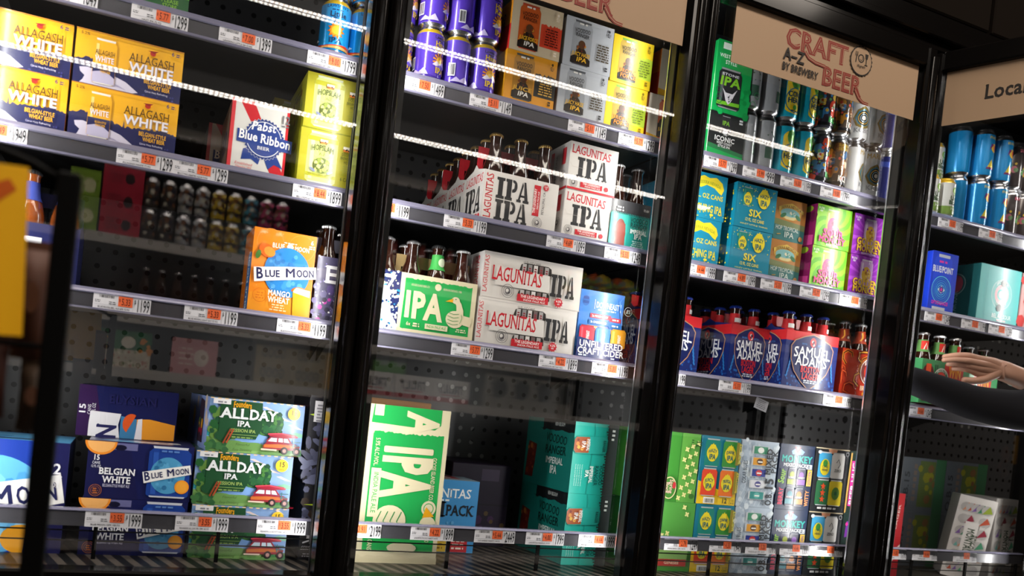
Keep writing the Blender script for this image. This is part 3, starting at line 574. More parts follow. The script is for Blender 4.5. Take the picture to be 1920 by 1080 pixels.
def stencil_ipa(A, x, y, h, w, c=IK):
    """wide slab letters with stencil gaps"""
    g = w * .03; wi, wp = w * .24, w * .35; t = h * .13
    A.poly([(x, y), (x + wi, y), (x + wi, y + t), (x + wi * .78, y + t * 1.2), (x + wi * .78, y + h - t * 1.2), (x + wi, y + h - t), (x + wi, y + h), (x, y + h), (x, y + h - t), (x + wi * .22, y + h - t * 1.2), (x + wi * .22, y + t * 1.2), (x, y + t)], c, False)
    a = x + wi + g
    A.poly([(a, y), (a + wi * .9, y), (a + wi * .9, y + t), (a + wi * .74, y + t * 1.2), (a + wi * .74, y + h), (a, y + h), (a, y + h - t), (a + wi * .16, y + h - t * 1.2), (a + wi * .16, y + t * 1.2), (a, y + t)], c, False)
    pts = [(a + wi * .84, y + h)] + [(a + wi * .84 + (wp - wi * .84) * math.cos(q) ** .7 if math.cos(q) > 0 else a + wi * .84, y + h * .7 + h * .3 * math.sin(q)) for q in [math.radians(90 - 15 * i) for i in range(13)]] + [(a + wi * .84, y + h * .42), (a + wi * .84, y + h * .53), (a + wp * .74, y + h * .6), (a + wp * .76, y + h * .82), (a + wi * .84, y + h * .9)]
    A.poly(pts, c, False)
    b = a + wp + g * .2; e = x + w
    A.poly([(b, y), (b + (e - b) * .36, y), (b + (e - b) * .36, y + t), (b + (e - b) * .27, y + t), (b + (e - b) * .48, y + h * .82), (b + (e - b) * .4, y + h), (b + (e - b) * .12, y + t), (b, y + t)], c, False)
    A.poly([(b + (e - b) * .5, y + h), (b + (e - b) * .66, y + h), (b + (e - b) * .92, y + t), (e, y + t), (e, y), (b + (e - b) * .52, y), (b + (e - b) * .52, y + t), (b + (e - b) * .64, y + t)], c, False)
    A.rect(b + (e - b) * .3, y + h * .26, (e - b) * .36, h * .1, c)
def seal(A, x, y, r, c='#6a6668'): A.ring(x, y, r, r * .06, c, 26); A.ring(x, y, r * .72, r * .06, c, 22); A.ell(x, y, r * .45, r * .5, c, 14); A.ell(x - r * .08, y + r * .06, r * .25, r * .28, WH, 10); A.ell(x + r * .2, y - r * .2, r * .2, r * .14, '#4a4648', 8)
def red_bar(A, x, y, w, h, t1, t2, rot=0): A.poly([(x, y), (x + w, y + .01), (x + w, y + h), (x, y + h - .01)], RD); A.text(t1, x + w * .5, y + h * .52, h * .34, '#f4eeea', w * .8, b=.9); A.text(t2, x + w * .55, y + h * .14, h * .24, '#f4eeea', w * .7, b=.5)
def splat(A, x, y, r): A.star(x, y, r * 1.25, r * .8, 11, RD, 70); A.ell(x, y, r, r * .9, RD, 16); A.text('6.2%', x, y + r * .1, r * .45, '#f4eeea', r * 1.3, b=.8); A.text('ABV', x, y - r * .5, r * .35, '#f4eeea', r * .7, b=.6)
def a_lag6(A, W):
    A.rect(0, 0, W, 1, WH); A.text('LAGUNITAS', .2, .5, .15, RD, .88, ser=.8, b=.4, rot=90); 
    for i in range(2): stencil_ipa(A, .28 - .0 * i, .48 - .44 * i, .42, .74)
    A.poly([(1.12, .28), (1.27, .28), (1.27, .9), (1.12, .9)], RD); A.text('THE LEGENDARY', 1.18, .58, .055, '#f4eeea', .5, b=.8, rot=90); A.text('INDIA PALE ALE', 1.245, .6, .035, '#f4eeea', .36, b=.5, rot=90); A.text('PETALUMA, CA', 1.38, .56, .05, '#5a5656', .46, b=.4, rot=90); splat(A, 1.38, .88, .06); seal(A, 1.25, .15, .11)
    A.jag(0, W, 0, .015, .01, 20, '#b9b2ac', 2)
def a_lag6_side(A, W): A.rect(0, 0, W, 1, '#cfcbc8'); A.text('LAGUNITAS', W * .5, .78, .17, RD, W * .86, ser=.8, b=.4); stencil_ipa(A, W * .1, .18, .52, W * .8); A.rect(W * .3, .04, W * .5, .1, RD); A.ell(W * .88, .09, .05, .05, RD, 12)
def a_lag12(A, W):
    A.rect(0, 0, W, 1, WH); A.text('LAGUNITAS', .52, .75, .17, RD, .96, ser=.8, b=.5, rot=-2); stencil_ipa(A, .2, .26, .44, .76); seal(A, .15, .15, .1); red_bar(A, .32, .08, .54, .12, 'THE LEGENDARY', 'INDIA PALE ALE'); A.ell(.96, .14, .05, .05, RD, 14); A.rect(0, 0, W, .045, RD); A.line([(.02, .55), (.08, .47), (.4, .47)], .006, '#b8b2ac')
def a_lag12_side(A, W):
    A.rect(0, 0, W, 1, '#d2cecc'); A.text('LAGUNITAS', .2, .5, .16, RD, .84, ser=.8, b=.4, rot=90); stencil_ipa(A, .34, .52, .4, .7); stencil_ipa(A, .34, .06, .4, .7); A.rect(W - .8, .1, .14, .8, RD); A.text('PETALUMA', W - .5, .5, .07, '#5a5656', .6, rot=90); A.rect(W - .3, .55, .16, .35, RD); seal(A, W - .22, .3, .12); A.rect(0, 0, W, .05, RD)
def a_lagw(A, W):
    A.rect(0, 0, W, 1, WH); A.text('12 FL OZ CANS', 1.16, .87, .05, '#5a5656', .44)
    for up in (1, 0):
        y = .66 if up else .08; h = .22
        A.poly([(.86, y + h * .2), (.9, y + h * .8), (.98, y + h), (1.58, y + h), (1.66, y + h * .8), (1.68, y + h * .2), (1.62, y), (1.3, y + .03), (.92, y)], '#34302e')
        for i in range(5): A.rect(.93 + .14 * i, y + .02, .1, h - .04, ['#b9b6b4', '#8d8a8a', '#d8d5d2', '#6a5a58', '#a5a2a0'][i]); A.lines(.98 + .14 * i, y + .1, .07, 2, .05, .03, '#8a3038')
    A.poly([(.3, .3), (1.66, .3), (1.62, .68), (.3, .7)], WH); A.text('LAGUNITAS', .82, .4, .3, RD, 1.24, ser=.8, b=.5, rot=-1); seal(A, .62, .2, .15); red_bar(A, .86, .02, .78, .17, 'THE LEGENDARY', 'INDIA PALE ALE'); stencil_ipa(A, 1.66, .24, .5, .62); splat(A, 1.9, .12, .1); A.text('LAGUNITAS', .1, .5, .1, RD, .8, ser=.8, rot=90); A.rect(0, .0, W, .012, '#a8a29c')
def a_lagw_side(A, W): A.rect(0, 0, W, 1, '#d2cecc'); A.text('LAGUNITAS', W - .25, .5, .2, RD, .86, ser=.8, b=.5, rot=90)
TE = '#1f9c92'
def a_teal6(A, W):
    A.rect(0, 0, W, 1, TE); A.rect(0, .74, W, .26, '#3a3a3e'); 
    for i in range(24): A.rect(W * i / 24, .7, W / 60, .06 + .03 * (i % 3), '#3a3a3e')
    A.lines(.22, .82, .2, 2, .06, .035, '#dcdcdc'); A.text('7% ABV', W - .13, .84, .05, '#e6e6e6', .14, b=.7); A.rect(0, 0, W * .44, .7, '#2aa89c'); A.ell(.26, .3, .14, .3, '#7a3226', 16); A.poly([(.12, 0), (.4, 0), (.38, .5), (.2, .56)], '#8c3a2a')
    A.text('VOODOO', W * .72, .57, .1, '#14302e', .44, b=.3); A.text('RANGER', W * .72, .45, .1, '#14302e', .44, b=.3, rot=-2); A.text('IMPERIAL', W * .72, .33, .09, '#e8f2f0', .42, b=1.1); A.text('IPA', W * .72, .22, .1, '#e8f2f0', .2, b=1.1); A.lines(W * .72, .16, .36, 4, .04, .018, '#bfe2de')
GR = '#22a04e'; CR = '#d9cfae'
def goose(A, x, y, s):
    """goose head rising from a fist with raised thumb"""
    A.poly([(x + .62 * s, y + .08 * s), (x + .95 * s, y + .02 * s), (x + s, y + .2 * s), (x + .98 * s, y + .36 * s), (x + .6 * s, y + .4 * s)], CR); A.ell(x + .36 * s, y + .22 * s, .34 * s, .3 * s, CR, 20)
    A.line([(x + .5 * s, y + .3 * s), (x + .52 * s, y + .55 * s), (x + .46 * s, y + .75 * s), (x + .36 * s, y + .88 * s)], [.36 * s, .26 * s, .2 * s, .18 * s], CR); A.ell(x + .33 * s, y + .88 * s, .15 * s, .12 * s, CR, 16); A.poly([(x + .24 * s, y + .94 * s), (x + .22 * s, y + .8 * s), (x - .05 * s, y + .8 * s)], '#e2a21c'); A.ell(x + .33 * s, y + .92 * s, .022 * s, .022 * s, '#1d6a36', 8)
    for i in range(4): A.line([(x + .08 * s, y + (.08 + .12 * i) * s), (x + .3 * s, y + (.03 + .12 * i) * s), (x + .5 * s, y + (.07 + .12 * i) * s)], .016 * s, '#2a8a48')
    A.line([(x + .55 * s, y + .1 * s), (x + .62 * s, y + .3 * s), (x + .58 * s, y + .42 * s)], .016 * s, '#2a8a48')
def a_goose(A, W):
    A.rect(0, 0, W, 1, CR); A.jag(.08, W - .09, .06, .92, .012, 40, GR, 3); A.poly([(.06, .07), (.12, .05), (.12, .9), (.09, .91)], GR); A.text('GOOSE ISLAND BEER CO.', .36, .8, .035, CR, .34, b=.4); A.ell(.68, .835, .06, .06, CR, 20); A.text('BORN IN CHICAGO, 1988', .95, .8, .035, CR, .34, b=.4)
    A.text('IPA', .45, .27, .42, CR, .70, b=2.0); goose(A, .86, .22, .5); A.text('6x', .2, .12, .06, CR, .08, b=1); A.lines(.34, .15, .14, 2, .04, .025, CR); A.rect(.5, .1, .42, .09, CR); A.text('INDIA PALE ALE', .71, .125, .045, GR, .36, b=.5); A.lines(1.17, .15, .22, 2, .035, .02, CR)
def a_goose_side(A, W): A.rect(0, 0, W, 1, CR); A.rect(.1, .08, W - .2, .8, GR)
def a_cider(A, W):
    A.rect(0, 0, W, 1, '#3f7fd2'); A.poly([(0, 0), (W, 0), (W, .1), (W * .6, .05), (0, .16)], '#1c2b66'); A.rect(0, 0, W, .09, '#1c2b66'); A.ell(.1, .84, .06, .08, '#3468b4', 14); A.lines(.1, .86, .12, 2, .06, .04, '#244f96'); A.text('DOWNEAST', .48, .76, .085, '#eef3f8', .4, b=1); A.rect(.25, .735, .008, .14, '#eef3f8'); A.rect(.7, .735, .008, .12, '#eef3f8'); A.lines(.47, .72, .4, 1, .03, .02, '#dce6f2'); A.ring(.84, .77, .07, .008, '#eef3f8', 20); A.text('8%', .84, .74, .06, '#eef3f8', .08, b=1, sh=.2)
    for i, (c, t) in enumerate((('#c8243a', '3x MIXED BERRY'), ('#1d66a8', '3x OVERBOARD'), ('#e79a28', '3x TROPICAL'))): A.rect(.19 - .02 * i, .6 - .09 * i, .36, .065, c); A.rect(.53 - .01 * i, .58 - .09 * i, .2, .06, c); A.text(t, .22 - .02 * i, .615 - .09 * i, .035, '#f6f2ee', .28, al='l', b=.8); A.lines(.63, .6 - .09 * i, .14, 1, .03, .022, '#f6f2ee')
    for i, (c, d) in enumerate((('#c8243a', '#e05868'), ('#2a78c8', '#4a9ae0'), ('#eaa02a', '#f6c060'))): A.can(.16 + .27 * i, .2, .26, .28, c, '#8e2436' if i == 0 else ('#1d4f92' if i == 1 else '#d89020'), d); A.text('DOWNEAST', .2 + .27 * i, .31, .05, '#f6f2ee', .18, b=.6, rot=90)
    A.rect(0, 0, W, .235, '#1c2b66'); A.poly([(0, .23), (W, .23), (W, .27), (W * .5, .25), (0, .3)], '#1c2b66'); A.text('UNFILTERED', .42, .165, .09, '#f6f4f0', .76, b=1.0); A.text('CRAFT CIDER', .42, .06, .09, '#f6f4f0', .80, b=1.0); A.lines(.12, .025, .2, 1, .03, .022, '#dce6f2'); A.lines(.64, .02, .1, 1, .03, .022, '#dce6f2'); A.line([(W - .1, .9), (W - .02, .55)], .012, '#5b93dc'); A.line([(W - .02, .98), (W - .2, .78)], .008, '#5b93dc')
def a_tall(A, W):
    A.rect(0, 0, W, 1, CR); A.jag(.045, W - .03, .07, .83, .006, 40, GR, 5); A.rect(.04, .08, .02, .74, GR); A.poly([(.045, .0), (W - .08, 0), (W - .08, .0)], CR)
    A.poly([(.02, .885), (W - .1, .868), (W - .06, .9), (W - .06, 1), (.03, 1)], GR); A.text('A', W * .48, .895, .2, CR, .14, b=2, rot=-90); A.rect(.035, .93, .06, .07, CR)
    A.text('IPA', W * .25, .585, .3, CR, .33, b=2.2, rot=-90); A.text('GOOSE ISLAND BEER CO.', W * .83, .55, .028, CR, .28, b=.6, rot=-90); A.ell(W * .84, .36, .05, .05, CR, 22); A.ring(W * .84, .36, .035, .005, GR, 18); A.text('BORN IN CHICAGO', W * .83, .22, .028, CR, .16, b=.6, rot=-90)
    A.text('5.9% ALC./VOL.', W * .11, .7, .028, CR, .18, b=.6, rot=-90); A.rect(.05, .29, .065, .31, CR); A.text('INDIA PALE ALE', .07, .445, .03, GR, .26, b=.5, rot=-90)
    A.ell(.2, .27, .11, .1, CR, 22); A.poly([(.12, .17), (.3, .17), (.3, .3), (.12, .3)], CR); A.line([(.28, .2), (.4, .2), (.46, .26)], [.07, .07, .08], CR); A.ell(.46, .26, .055, .05, CR, 16); A.poly([(.42, .3), (.5, .31), (.44, .37)], '#e2a21c')
    for i in range(4): A.line([(.13 + .045 * i, .2), (.115 + .045 * i, .27), (.14 + .045 * i, .33)], .006, '#2a8a48')
    A.ell(.3, .1, .1, .035, CR, 16); A.text('15 CANS', .07, .13, .03, CR, .1, b=.6, rot=-90); A.jag(0, W, 0, .045, .008, 30, '#cfc4a2', 2)
def a_tall_side(A, W): A.rect(0, 0, W, 1, CR); A.rect(0, .08, W - .04, .74, '#1d8a44')
def a_pack(A, W):
    A.rect(0, 0, W, 1, '#3f8ac6'); A.text('LAGUNITAS', W * .5, .76, .12, '#e8eef2', .86, b=.6, ser=.8); A.lines(W * .5, .71, .3, 1, .03, .025, '#dbe8f0'); A.text('VARIET', W * .3, .53, .12, '#274f86', .42, b=.9, ser=.6); A.text('I', W * .53, .5, .2, '#20242c', .09, b=1.4, ser=1); A.text('PACK', W * .76, .52, .14, '#20242c', .4, b=1, ser=.8)
    A.dots(.1, .2, W - .2, .25, 12, .03, ['#357ab2', '#5a9ed2'], 3)
    for i, c in enumerate(('#d6cfc8', '#c8a83a', '#b02a34')): A.rect(.08 + .31 * i, .02, .28, .3, c); A.lines(.22 + .31 * i, .26, .2, 5, .05, .025, ['#b02a34', '#7a5a1c', '#e8d8d0'][i])
def a_pack_top(A, W): A.rect(0, 0, W, .9, '#8fa8b8'); A.rect(.2, .2, W - .4, .4, '#a23a40'); A.lines(W * .5, .5, .5, 3, .1, .06, '#e6e4e2')
def a_teal12(A, W):
    A.rect(0, 0, W, 1, '#1fb0a2'); A.rect(W - .17, 0, .17, 1, '#2c3436'); 
    for i in range(26): A.rect(W - .185 - .012 * (i % 3), i / 26, .04, .018, '#2c3436')
    A.lines(W - .09, .9, .06, 3, .06, .03, '#e8f0f0'); A.line([(.3, 1), (.32, .9), (.3, .5), (.27, 0)], .006, '#147a70')
    A.poly([(.04, .56), (.5, .58), (.54, .62), (.54, .78), (.48, .82), (.04, .8), (.0, .76), (.0, .6)], '#24a89c'); A.poly([(.03, .57), (.24, .58), (.24, .8), (.03, .79), (.0, .75), (.0, .61)], '#a2522a'); A.dots(.04, .6, .18, .16, 12, .025, ['#e0b04a', '#7a2c1c', '#d88a3a'], 4); A.text('IMPERIAL', .2, .69, .05, '#eef4f2', .17, b=1.1, rot=-90); A.text('IPA', .12, .69, .06, '#eef4f2', .1, b=1.1, rot=-90); A.text('VOODOO', .52, .69, .045, '#123a38', .16, b=.4, rot=-90); A.text('RANGER', .46, .69, .045, '#123a38', .16, b=.4, rot=-90)
    A.text('VOODOO', .445, .28, .06, '#041f1e', .28, b=0, rot=-90); A.text('RANGER', .365, .27, .06, '#041f1e', .28, b=0, rot=-90); A.text('IMPERIAL', .285, .28, .055, '#eef4f2', .24, b=1.1, rot=-90); A.text('IPA', .215, .29, .055, '#eef4f2', .1, b=1.1, rot=-90)
    for i in range(4): A.text('bold and full bodied', .15 - .035 * i, .26, .014, '#d2ece8', .3, rot=-90)
def a_teal12_side(A, W):
    A.rect(0, 0, W, 1, '#167a72'); A.rect(W * .35, .86, W * .65, .14, '#191c1e'); A.jag(W * .3, W, .86, .84, .015, 24, '#191c1e', 2); A.text('NEW BELGIUM', W * .7, .91, .05, '#c8d2d2', .28, b=.4); A.poly([(.06, .1), (.3, .1), (.36, .6), (.1, .64)], '#6a2018'); A.dots(.1, .12, .22, .48, 14, .04, ['#8a3a22', '#5a1a14', '#b06a30'], 3)
    A.text('VOODOO', W * .66, .66, .12, '#0c2a28', .6, b=.4, rot=-3); A.text('RANGER', W * .66, .5, .12, '#0c2a28', .6, b=.4); A.text('IMPERIAL', W * .66, .36, .09, '#d8e8e6', .5, b=1.1); A.text('IPA', W * .66, .22, .11, '#d8e8e6', .2, b=1.1)
# third and fourth door artwork
SG = '#12994a'
def a_stone(A, W):
    A.rect(0, 0, W, 1, SG); A.dots(0, 0, W, .4, 24, .05, ['#0f8a42', '#15a552'], 2); A.lines(W * .45, .88, .5, 1, .05, .09, '#d7e6dc'); A.text('WEST COAST', W * .42, .76, .05, '#dfeee4', .44, b=.8); A.text('STYLE', W * .4, .68, .05, '#dfeee4', .2, b=.8)
    A.can(W * .42, .06, .4, .56, '#26262a', '#8d8f94', '#5d5d64'); A.poly([(W * .42 - .2, .1), (W * .42 + .2, .12), (W * .42 + .2, .17), (W * .42 - .2, .15)], '#6cb52c'); A.text('STONE', W * .42, .52, .035, '#d9d9de', .3, b=.5); A.text('IPA', W * .42, .38, .12, '#78b52e', .36, b=1.6, sh=.1)
    A.poly([(W * .42 - .12, .34), (W * .42 - .06, .28), (W * .42 + .06, .28), (W * .42 + .14, .36), (W * .42 + .08, .24), (W * .42 + .04, .16), (W * .42, .12), (W * .42 - .05, .17), (W * .42 - .08, .25)], '#c9c6ce'); A.dots(W * .42 - .05, .16, .1, .1, 6, .014, ['#3a3a40'], 3)
    for x, y in ((.08, .3), (.7, .22), (.76, .36), (.1, .16)): A.ring(x, y, .05, .008, '#0c6e36', 12)
def a_stone_low(A, W):
    A.rect(0, 0, W, 1, '#1c1f20'); A.poly([(0, 0), (W, 0), (W, .2), (0, .3)], SG); A.poly([(0, .2), (W, .12), (W, .2), (0, .3)], '#1c6a3c'); A.can(W * .45, .58, .26, .36, '#26262a', '#8d8f94'); A.text('IPA', W * .45, .74, .09, '#78b52e', .2, b=1.4); A.lines(W - .14, .9, .12, 2, .06, .04, '#c9cdd0')
    A.poly([(W * .38, .6), (W * .45, .52), (W * .52, .6), (W * .45, .66)], '#c9c6ce'); A.text('THE', W * .45, .51, .05, '#e4e6e6', .12, b=.8); A.text('ICONIC', W * .45, .38, .1, '#e4e6e6', .56, b=1.2); A.text('WEST COAST', W * .45, .31, .05, '#e4e6e6', .42, b=.8); A.text('STYLE IPA', W * .45, .24, .05, '#e4e6e6', .34, b=.8)
def a_grey(A, W): A.rect(-W, .1, 2 * W, .78, '#8f9297'); A.text('ZERO GRAVITY', .2, .5, .05, '#5a5e64', .5, b=.6, rot=90); A.line([(-.1, .62), (-.02, .7), (.04, .62), (-.06, .5), (.06, .52)], .025, '#3a5a48'); A.rect(-.12, .22, .16, .2, '#3d5a4c'); A.rect(-.5, .1, .1, .78, '#7a7d82')
def a_cone(A, W):
    A.rect(-W, .1, 2 * W, .78, '#1aa0bd'); A.rect(-.18, .18, .36, .5, '#e5c62a'); A.ell(0, .68, .18, .14, '#e5c62a', 22); A.ell(0, .2, .18, .08, '#e5c62a', 18); A.ell(0, .7, .11, .14, '#4d9a3a', 16); A.dots(-.08, .6, .16, .2, 16, .035, ['#3c7f2e', '#6fb04a'], 4)
    A.ring(0, .36, .19, .014, '#1d6a8a', 26, 1.2); A.text('CONE', 0, .42, .09, '#16405a', .3, b=1.1); A.text('HEAD', 0, .31, .09, '#16405a', .3, b=1.1); A.ell(0, .23, .045, .045, '#3f8f3a', 12); A.lines(0, .16, .2, 1, .03, .02, '#16405a'); A.rect(.42, .14, .08, .22, '#e6eef0')
def a_graf(cols, word, wc):
    def f(A, W):
        A.rect(-W, .1, 2 * W, .78, cols[0]); A.dots(-.5, .14, 1, .7, 46, .075, [cols[0], cols[1], cols[2], cols[0], cols[3], cols[6], cols[5]], 5); A.ell(0, .46, .13, .12, cols[1], 16); A.ell(.02, .48, .07, .06, cols[5], 12); A.dots(-.4, .16, .8, .6, 40, .028, cols[1:], 8); A.text('SUPERHERO', 0, .8, .05, '#c9a83a', .34, b=.8); A.text('SIDEKICKS', 0, .73, .05, '#c9a83a', .34, b=.8); A.text(word, .02, .16, .1, wc, .3, b=1.6); A.rect(-.3, .1, .6, .05, '#1c1c20')
    return f
def a_eye(A, W, base='#dcdcdc'):
    A.rect(-W, .1, 2 * W, .78, base); A.text('MARINE', 0, .76, .09, '#b89a4a', .4, b=1)
    A.poly([(-.2, .42), (-.13, .58), (0, .66), (.13, .58), (.2, .44), (.14, .28), (0, .22), (-.14, .28)], '#8a743a'); A.poly([(-.17, .43), (-.11, .55), (0, .61), (.11, .54), (.17, .44), (.11, .32), (0, .27), (-.11, .32)], '#4a7f92'); A.ell(0, .43, .12, .14, '#2a2620', 20); A.ring(0, .43, .115, .015, '#c9a050', 20); A.ring(0, .43, .08, .014, '#8aa4b0', 18); A.ell(0, .43, .04, .04, '#d9d4c8', 10)
    A.text('KCBC', 0, .16, .08, '#9a9a9e', .34, b=1.4)
def a_indigo(A, W): A.rect(-W, .1, 2 * W, .78, '#232660'); A.poly([(-.4, .7), (.4, .6), (.4, .72), (-.4, .8)], '#3a4a9a'); A.text('JUICY', 0, .5, .07, '#5f7ae0', .3, b=.8); A.text('DOUBLE', 0, .41, .07, '#5f7ae0', .34, b=.8); A.text('TWINS', 0, .32, .07, '#5f7ae0', .3, b=.8); A.lines(0, .22, .3, 3, .04, .02, '#8a94d0')
SB = '#127f9c'; YL = '#e5d02c'
def a_hop(A, W):
    A.rect(0, 0, W, 1, '#1484a6'); A.poly([(.3, .86), (.46, .94), (.62, .9), (.8, .94), (.98, .84), (1.04, .7), (.98, .58), (.9, .62), (.78, .7), (.56, .74), (.4, .66), (.3, .72)], YL); A.text('SIERRA NEVADA', .66, .76, .07, '#8a9a2a', .58, b=.6, ser=.5, rot=-4, arc=.04); A.text('12 FL. OZ CANS', W - .08, .45, .10, YL, .92, al='r', b=.8); A.text('HOP CHING IPA', W - .08, .15, .16, YL, 1.02, al='r', b=1); A.dots(.1, .03, W, .14, 14, .016, [YL], 2); A.ell(W * .68, .1, .05, .03, YL, 10)
def hazy_crest(A, x, y, r, t='HAZY'):
    A.ell(x, y + r * .5, r * .62, r * .62, YL, 14); A.ell(x, y, r * .9, r * .95, YL, 20); A.ell(x, y - r * .5, r * .66, r * .6, YL, 14); A.star(x, y + r * .8, r * .5, r * .3, 7, YL)
    A.text(t, x, y + r * .12, r * .42, '#14606a', r * 1.3, b=1, arc=.02); A.text('IPA', x, y - r * .78, r * .62, '#14606a', r * 1.0, b=1.4)
def a_six(A, W):
    A.rect(0, 0, W, 1, SB); A.dots(.05, .5, W - .1, .47, 50, .014, [YL, '#c9d85a'], 6); A.can(.32, .5, .28, .42, '#1c7f76', '#9aa8a8', '#3f9a8a'); hazy_crest(A, .32, .66, .13); hazy_crest(A, .78, .72, .2); A.text('SIX', .56, .28, .15, YL, .36, b=1.2); A.text('12 FL. OZ CANS', .56, .16, .07, YL, .56, b=.8); A.text('HAZY LITTLE THING', .56, .07, .03, YL, .8, b=.2); A.line([(.04, .96), (.02, .6), (.05, .3)], .008, '#2f9ab4')
def a_six_side(A, W): A.rect(0, 0, W, 1, SB); A.dots(.05, .05, W - .1, .9, 70, .03, [YL, '#c9d85a'], 8); A.poly([(W * .3, .2), (W * .75, .15), (W * .8, .75), (W * .45, .85)], YL); A.text('IPA', W * .55, .3, .35, SB, W * .35, b=1.4)
def a_trop(A, W):
    A.rect(0, 0, W, 1, '#2f7070'); A.poly([(0, .36), (W, .3), (W, 1), (0, 1)], '#b07430'); A.poly([(0, .36), (W, .3), (W, .44), (0, .5)], '#6f7a4c'); A.ell(W * .48, .7, .36, .2, '#c99a3a', 24); A.ell(W * .48, .66, .3, .13, '#7fb4b4', 20); A.poly([(W * .2, .6), (W * .5, .58), (W * .78, .62), (W * .6, .52), (W * .36, .52)], '#d8c890'); A.ell(W * .26, .6, .1, .05, '#2c6a40', 10, rot=30); A.ell(W * .74, .6, .1, .05, '#2c6a40', 10, rot=-30); A.dots(W * .3, .62, W * .4, .1, 8, .03, ['#e8e2c0', '#4a9a8a'], 3)
    A.poly([(.08, .78), (W * .5, .92), (W - .08, .78), (W - .1, .7), (W * .5, .84), (.1, .7)], '#d8b44a'); A.text('SIERRA NEVADA', W * .5, .8, .07, '#5a3418', .64, b=.7, ser=.6, arc=.07); A.text('HOP TROPICAL', W * .42, .24, .1, '#c9d4cc', .72, b=.5); A.text('IPA', W * .5, .08, .13, '#c9d4cc', .3, b=.6); A.ell(W - .12, .1, .06, .06, '#b07430', 14); A.line([(.1, .12), (.22, .14)], .02, '#b08a3a')
def swirl(A, W, c1, c2):
    A.rect(0, 0, W, 1, c1)
    for i in range(9):
        a0 = i * 40; L = []
        for k in range(7): r = .1 + .13 * k; L.append((a0 + 14 * k, r))
        o = [(W * .5 + r * math.cos(math.radians(a)), .55 + r * math.sin(math.radians(a))) for a, r in L] + [(W * .5 + r * math.cos(math.radians(a + 18)), .55 + r * math.sin(math.radians(a + 18))) for a, r in L[::-1]]
        q = [(min(max(x, 0), W), min(max(y, 0), 1)) for x, y in o]; A.poly(q, c2, False)
    A.k += 1
def a_sour(A, W):
    swirl(A, W, '#8fd22e', '#62b51f'); A.can(W * .46, .2, .42, .72, '#a8c83c', '#c9d2a8', '#d6e494'); A.ell(W * .46, .52, .16, .22, '#c03a78', 16); A.ell(W * .5, .44, .2, .12, '#b02a6a', 14); A.dots(W * .36, .4, .24, .3, 8, .04, ['#d8609a', '#7a1c4c', '#a8c83c'], 3)
    A.text('9.5%', .12, .88, .05, '#eef4d8', .18, b=1); A.text('ABV', .12, .82, .04, '#eef4d8', .1, b=.8); A.text('SOUR', W * .5, .27, .16, '#7c1450', .66, b=2.2, ser=.8); A.text('SOUR', W * .5, .275, .155, '#e8408a', .64, b=1.4, ser=.8); A.text('MONKEY', W * .48, .1, .15, '#7c1450', .86, b=2.2, ser=.8); A.text('MONKEY', W * .48, .105, .145, '#e8408a', .84, b=1.4, ser=.8); A.text('SOUR TRIPEL', W * .5, .03, .05, '#e8f0d0', .4, b=.8)
def a_sour_side(A, W): A.rect(0, 0, W, 1, '#8f1660'); A.dots(.1, .5, W - .2, .4, 8, .2, ['#a82074', '#6c1048'], 3); A.ell(W * .62, .62, .22, .13, '#e6ead0', 16); A.ell(W * .66, .62, .1, .11, '#5f8a2c', 12); A.ell(W * .66, .62, .05, .06, '#1c1c1c', 10); A.poly([(W * .3, 0), (W - .05, 0), (W - .05, .24), (W * .6, .3)], '#d84a9a'); A.ell(W * .85, .9, .14, .08, '#a8c83c', 12)
def a_goldm(A, W):
    A.rect(0, 0, W, 1, '#8a2fa8')
    for i in range(16): q = math.radians(22.5 * i + 8); A.poly([(W * .5 + .12 * math.cos(q), .5 + .12 * math.sin(q)), (min(max(W * .5 + .75 * math.cos(q - .07), 0), W), min(max(.5 + .75 * math.sin(q - .07), 0), 1)), (min(max(W * .5 + .75 * math.cos(q + .07), 0), W), min(max(.5 + .75 * math.sin(q + .07), 0), 1))], '#a448c0', False)
    A.k += 1; A.can(W * .5, .2, .42, .72, '#c8a0d8', '#d8d0e0', '#e8d8f0'); A.ell(W * .5, .55, .15, .2, '#e0b43a', 16); A.dots(W * .4, .4, .22, .3, 9, .04, ['#f0d070', '#b07a1c', '#8a2fa8'], 3); A.text('9.5%', .12, .88, .05, '#efe4f4', .18, b=1); A.text('ABV', .12, .82, .04, '#efe4f4', .1, b=.8)
    A.text('GOLDEN', W * .5, .25, .17, '#7a4a10', .86, b=2.2, ser=.8); A.text('GOLDEN', W * .5, .255, .165, '#f2c63a', .84, b=1.4, ser=.8); A.text('MONKEY', W * .5, .09, .15, '#7a4a10', .84, b=2.2, ser=.8); A.text('MONKEY', W * .5, .095, .145, '#f2c63a', .82, b=1.4, ser=.8); A.text('BELGIAN STYLE TRIPEL', W * .5, .03, .04, '#efe4f4', .5, b=.6)
def a_gold_side(A, W): A.rect(0, 0, W, 1, '#b8921f'); A.dots(.1, .3, W - .2, .6, 9, .16, ['#8a6a14', '#d8b43a'], 3); A.ell(W * .6, .55, .16, .1, '#f0ead8', 14); A.ell(W * .62, .55, .06, .08, '#3a2a10', 10)
def a_tealstrip(A, W): A.rect(0, 0, W, 1, '#1a8fc0'); A.poly([(0, .5), (.05, .4), (.05, .9), (0, 1)], '#e7b52c'); A.dots(0, 0, W, 1, 20, .05, ['#7fd0e6', '#1568a8', '#e8eef2'], 4)
SA = '#1a2a6e'
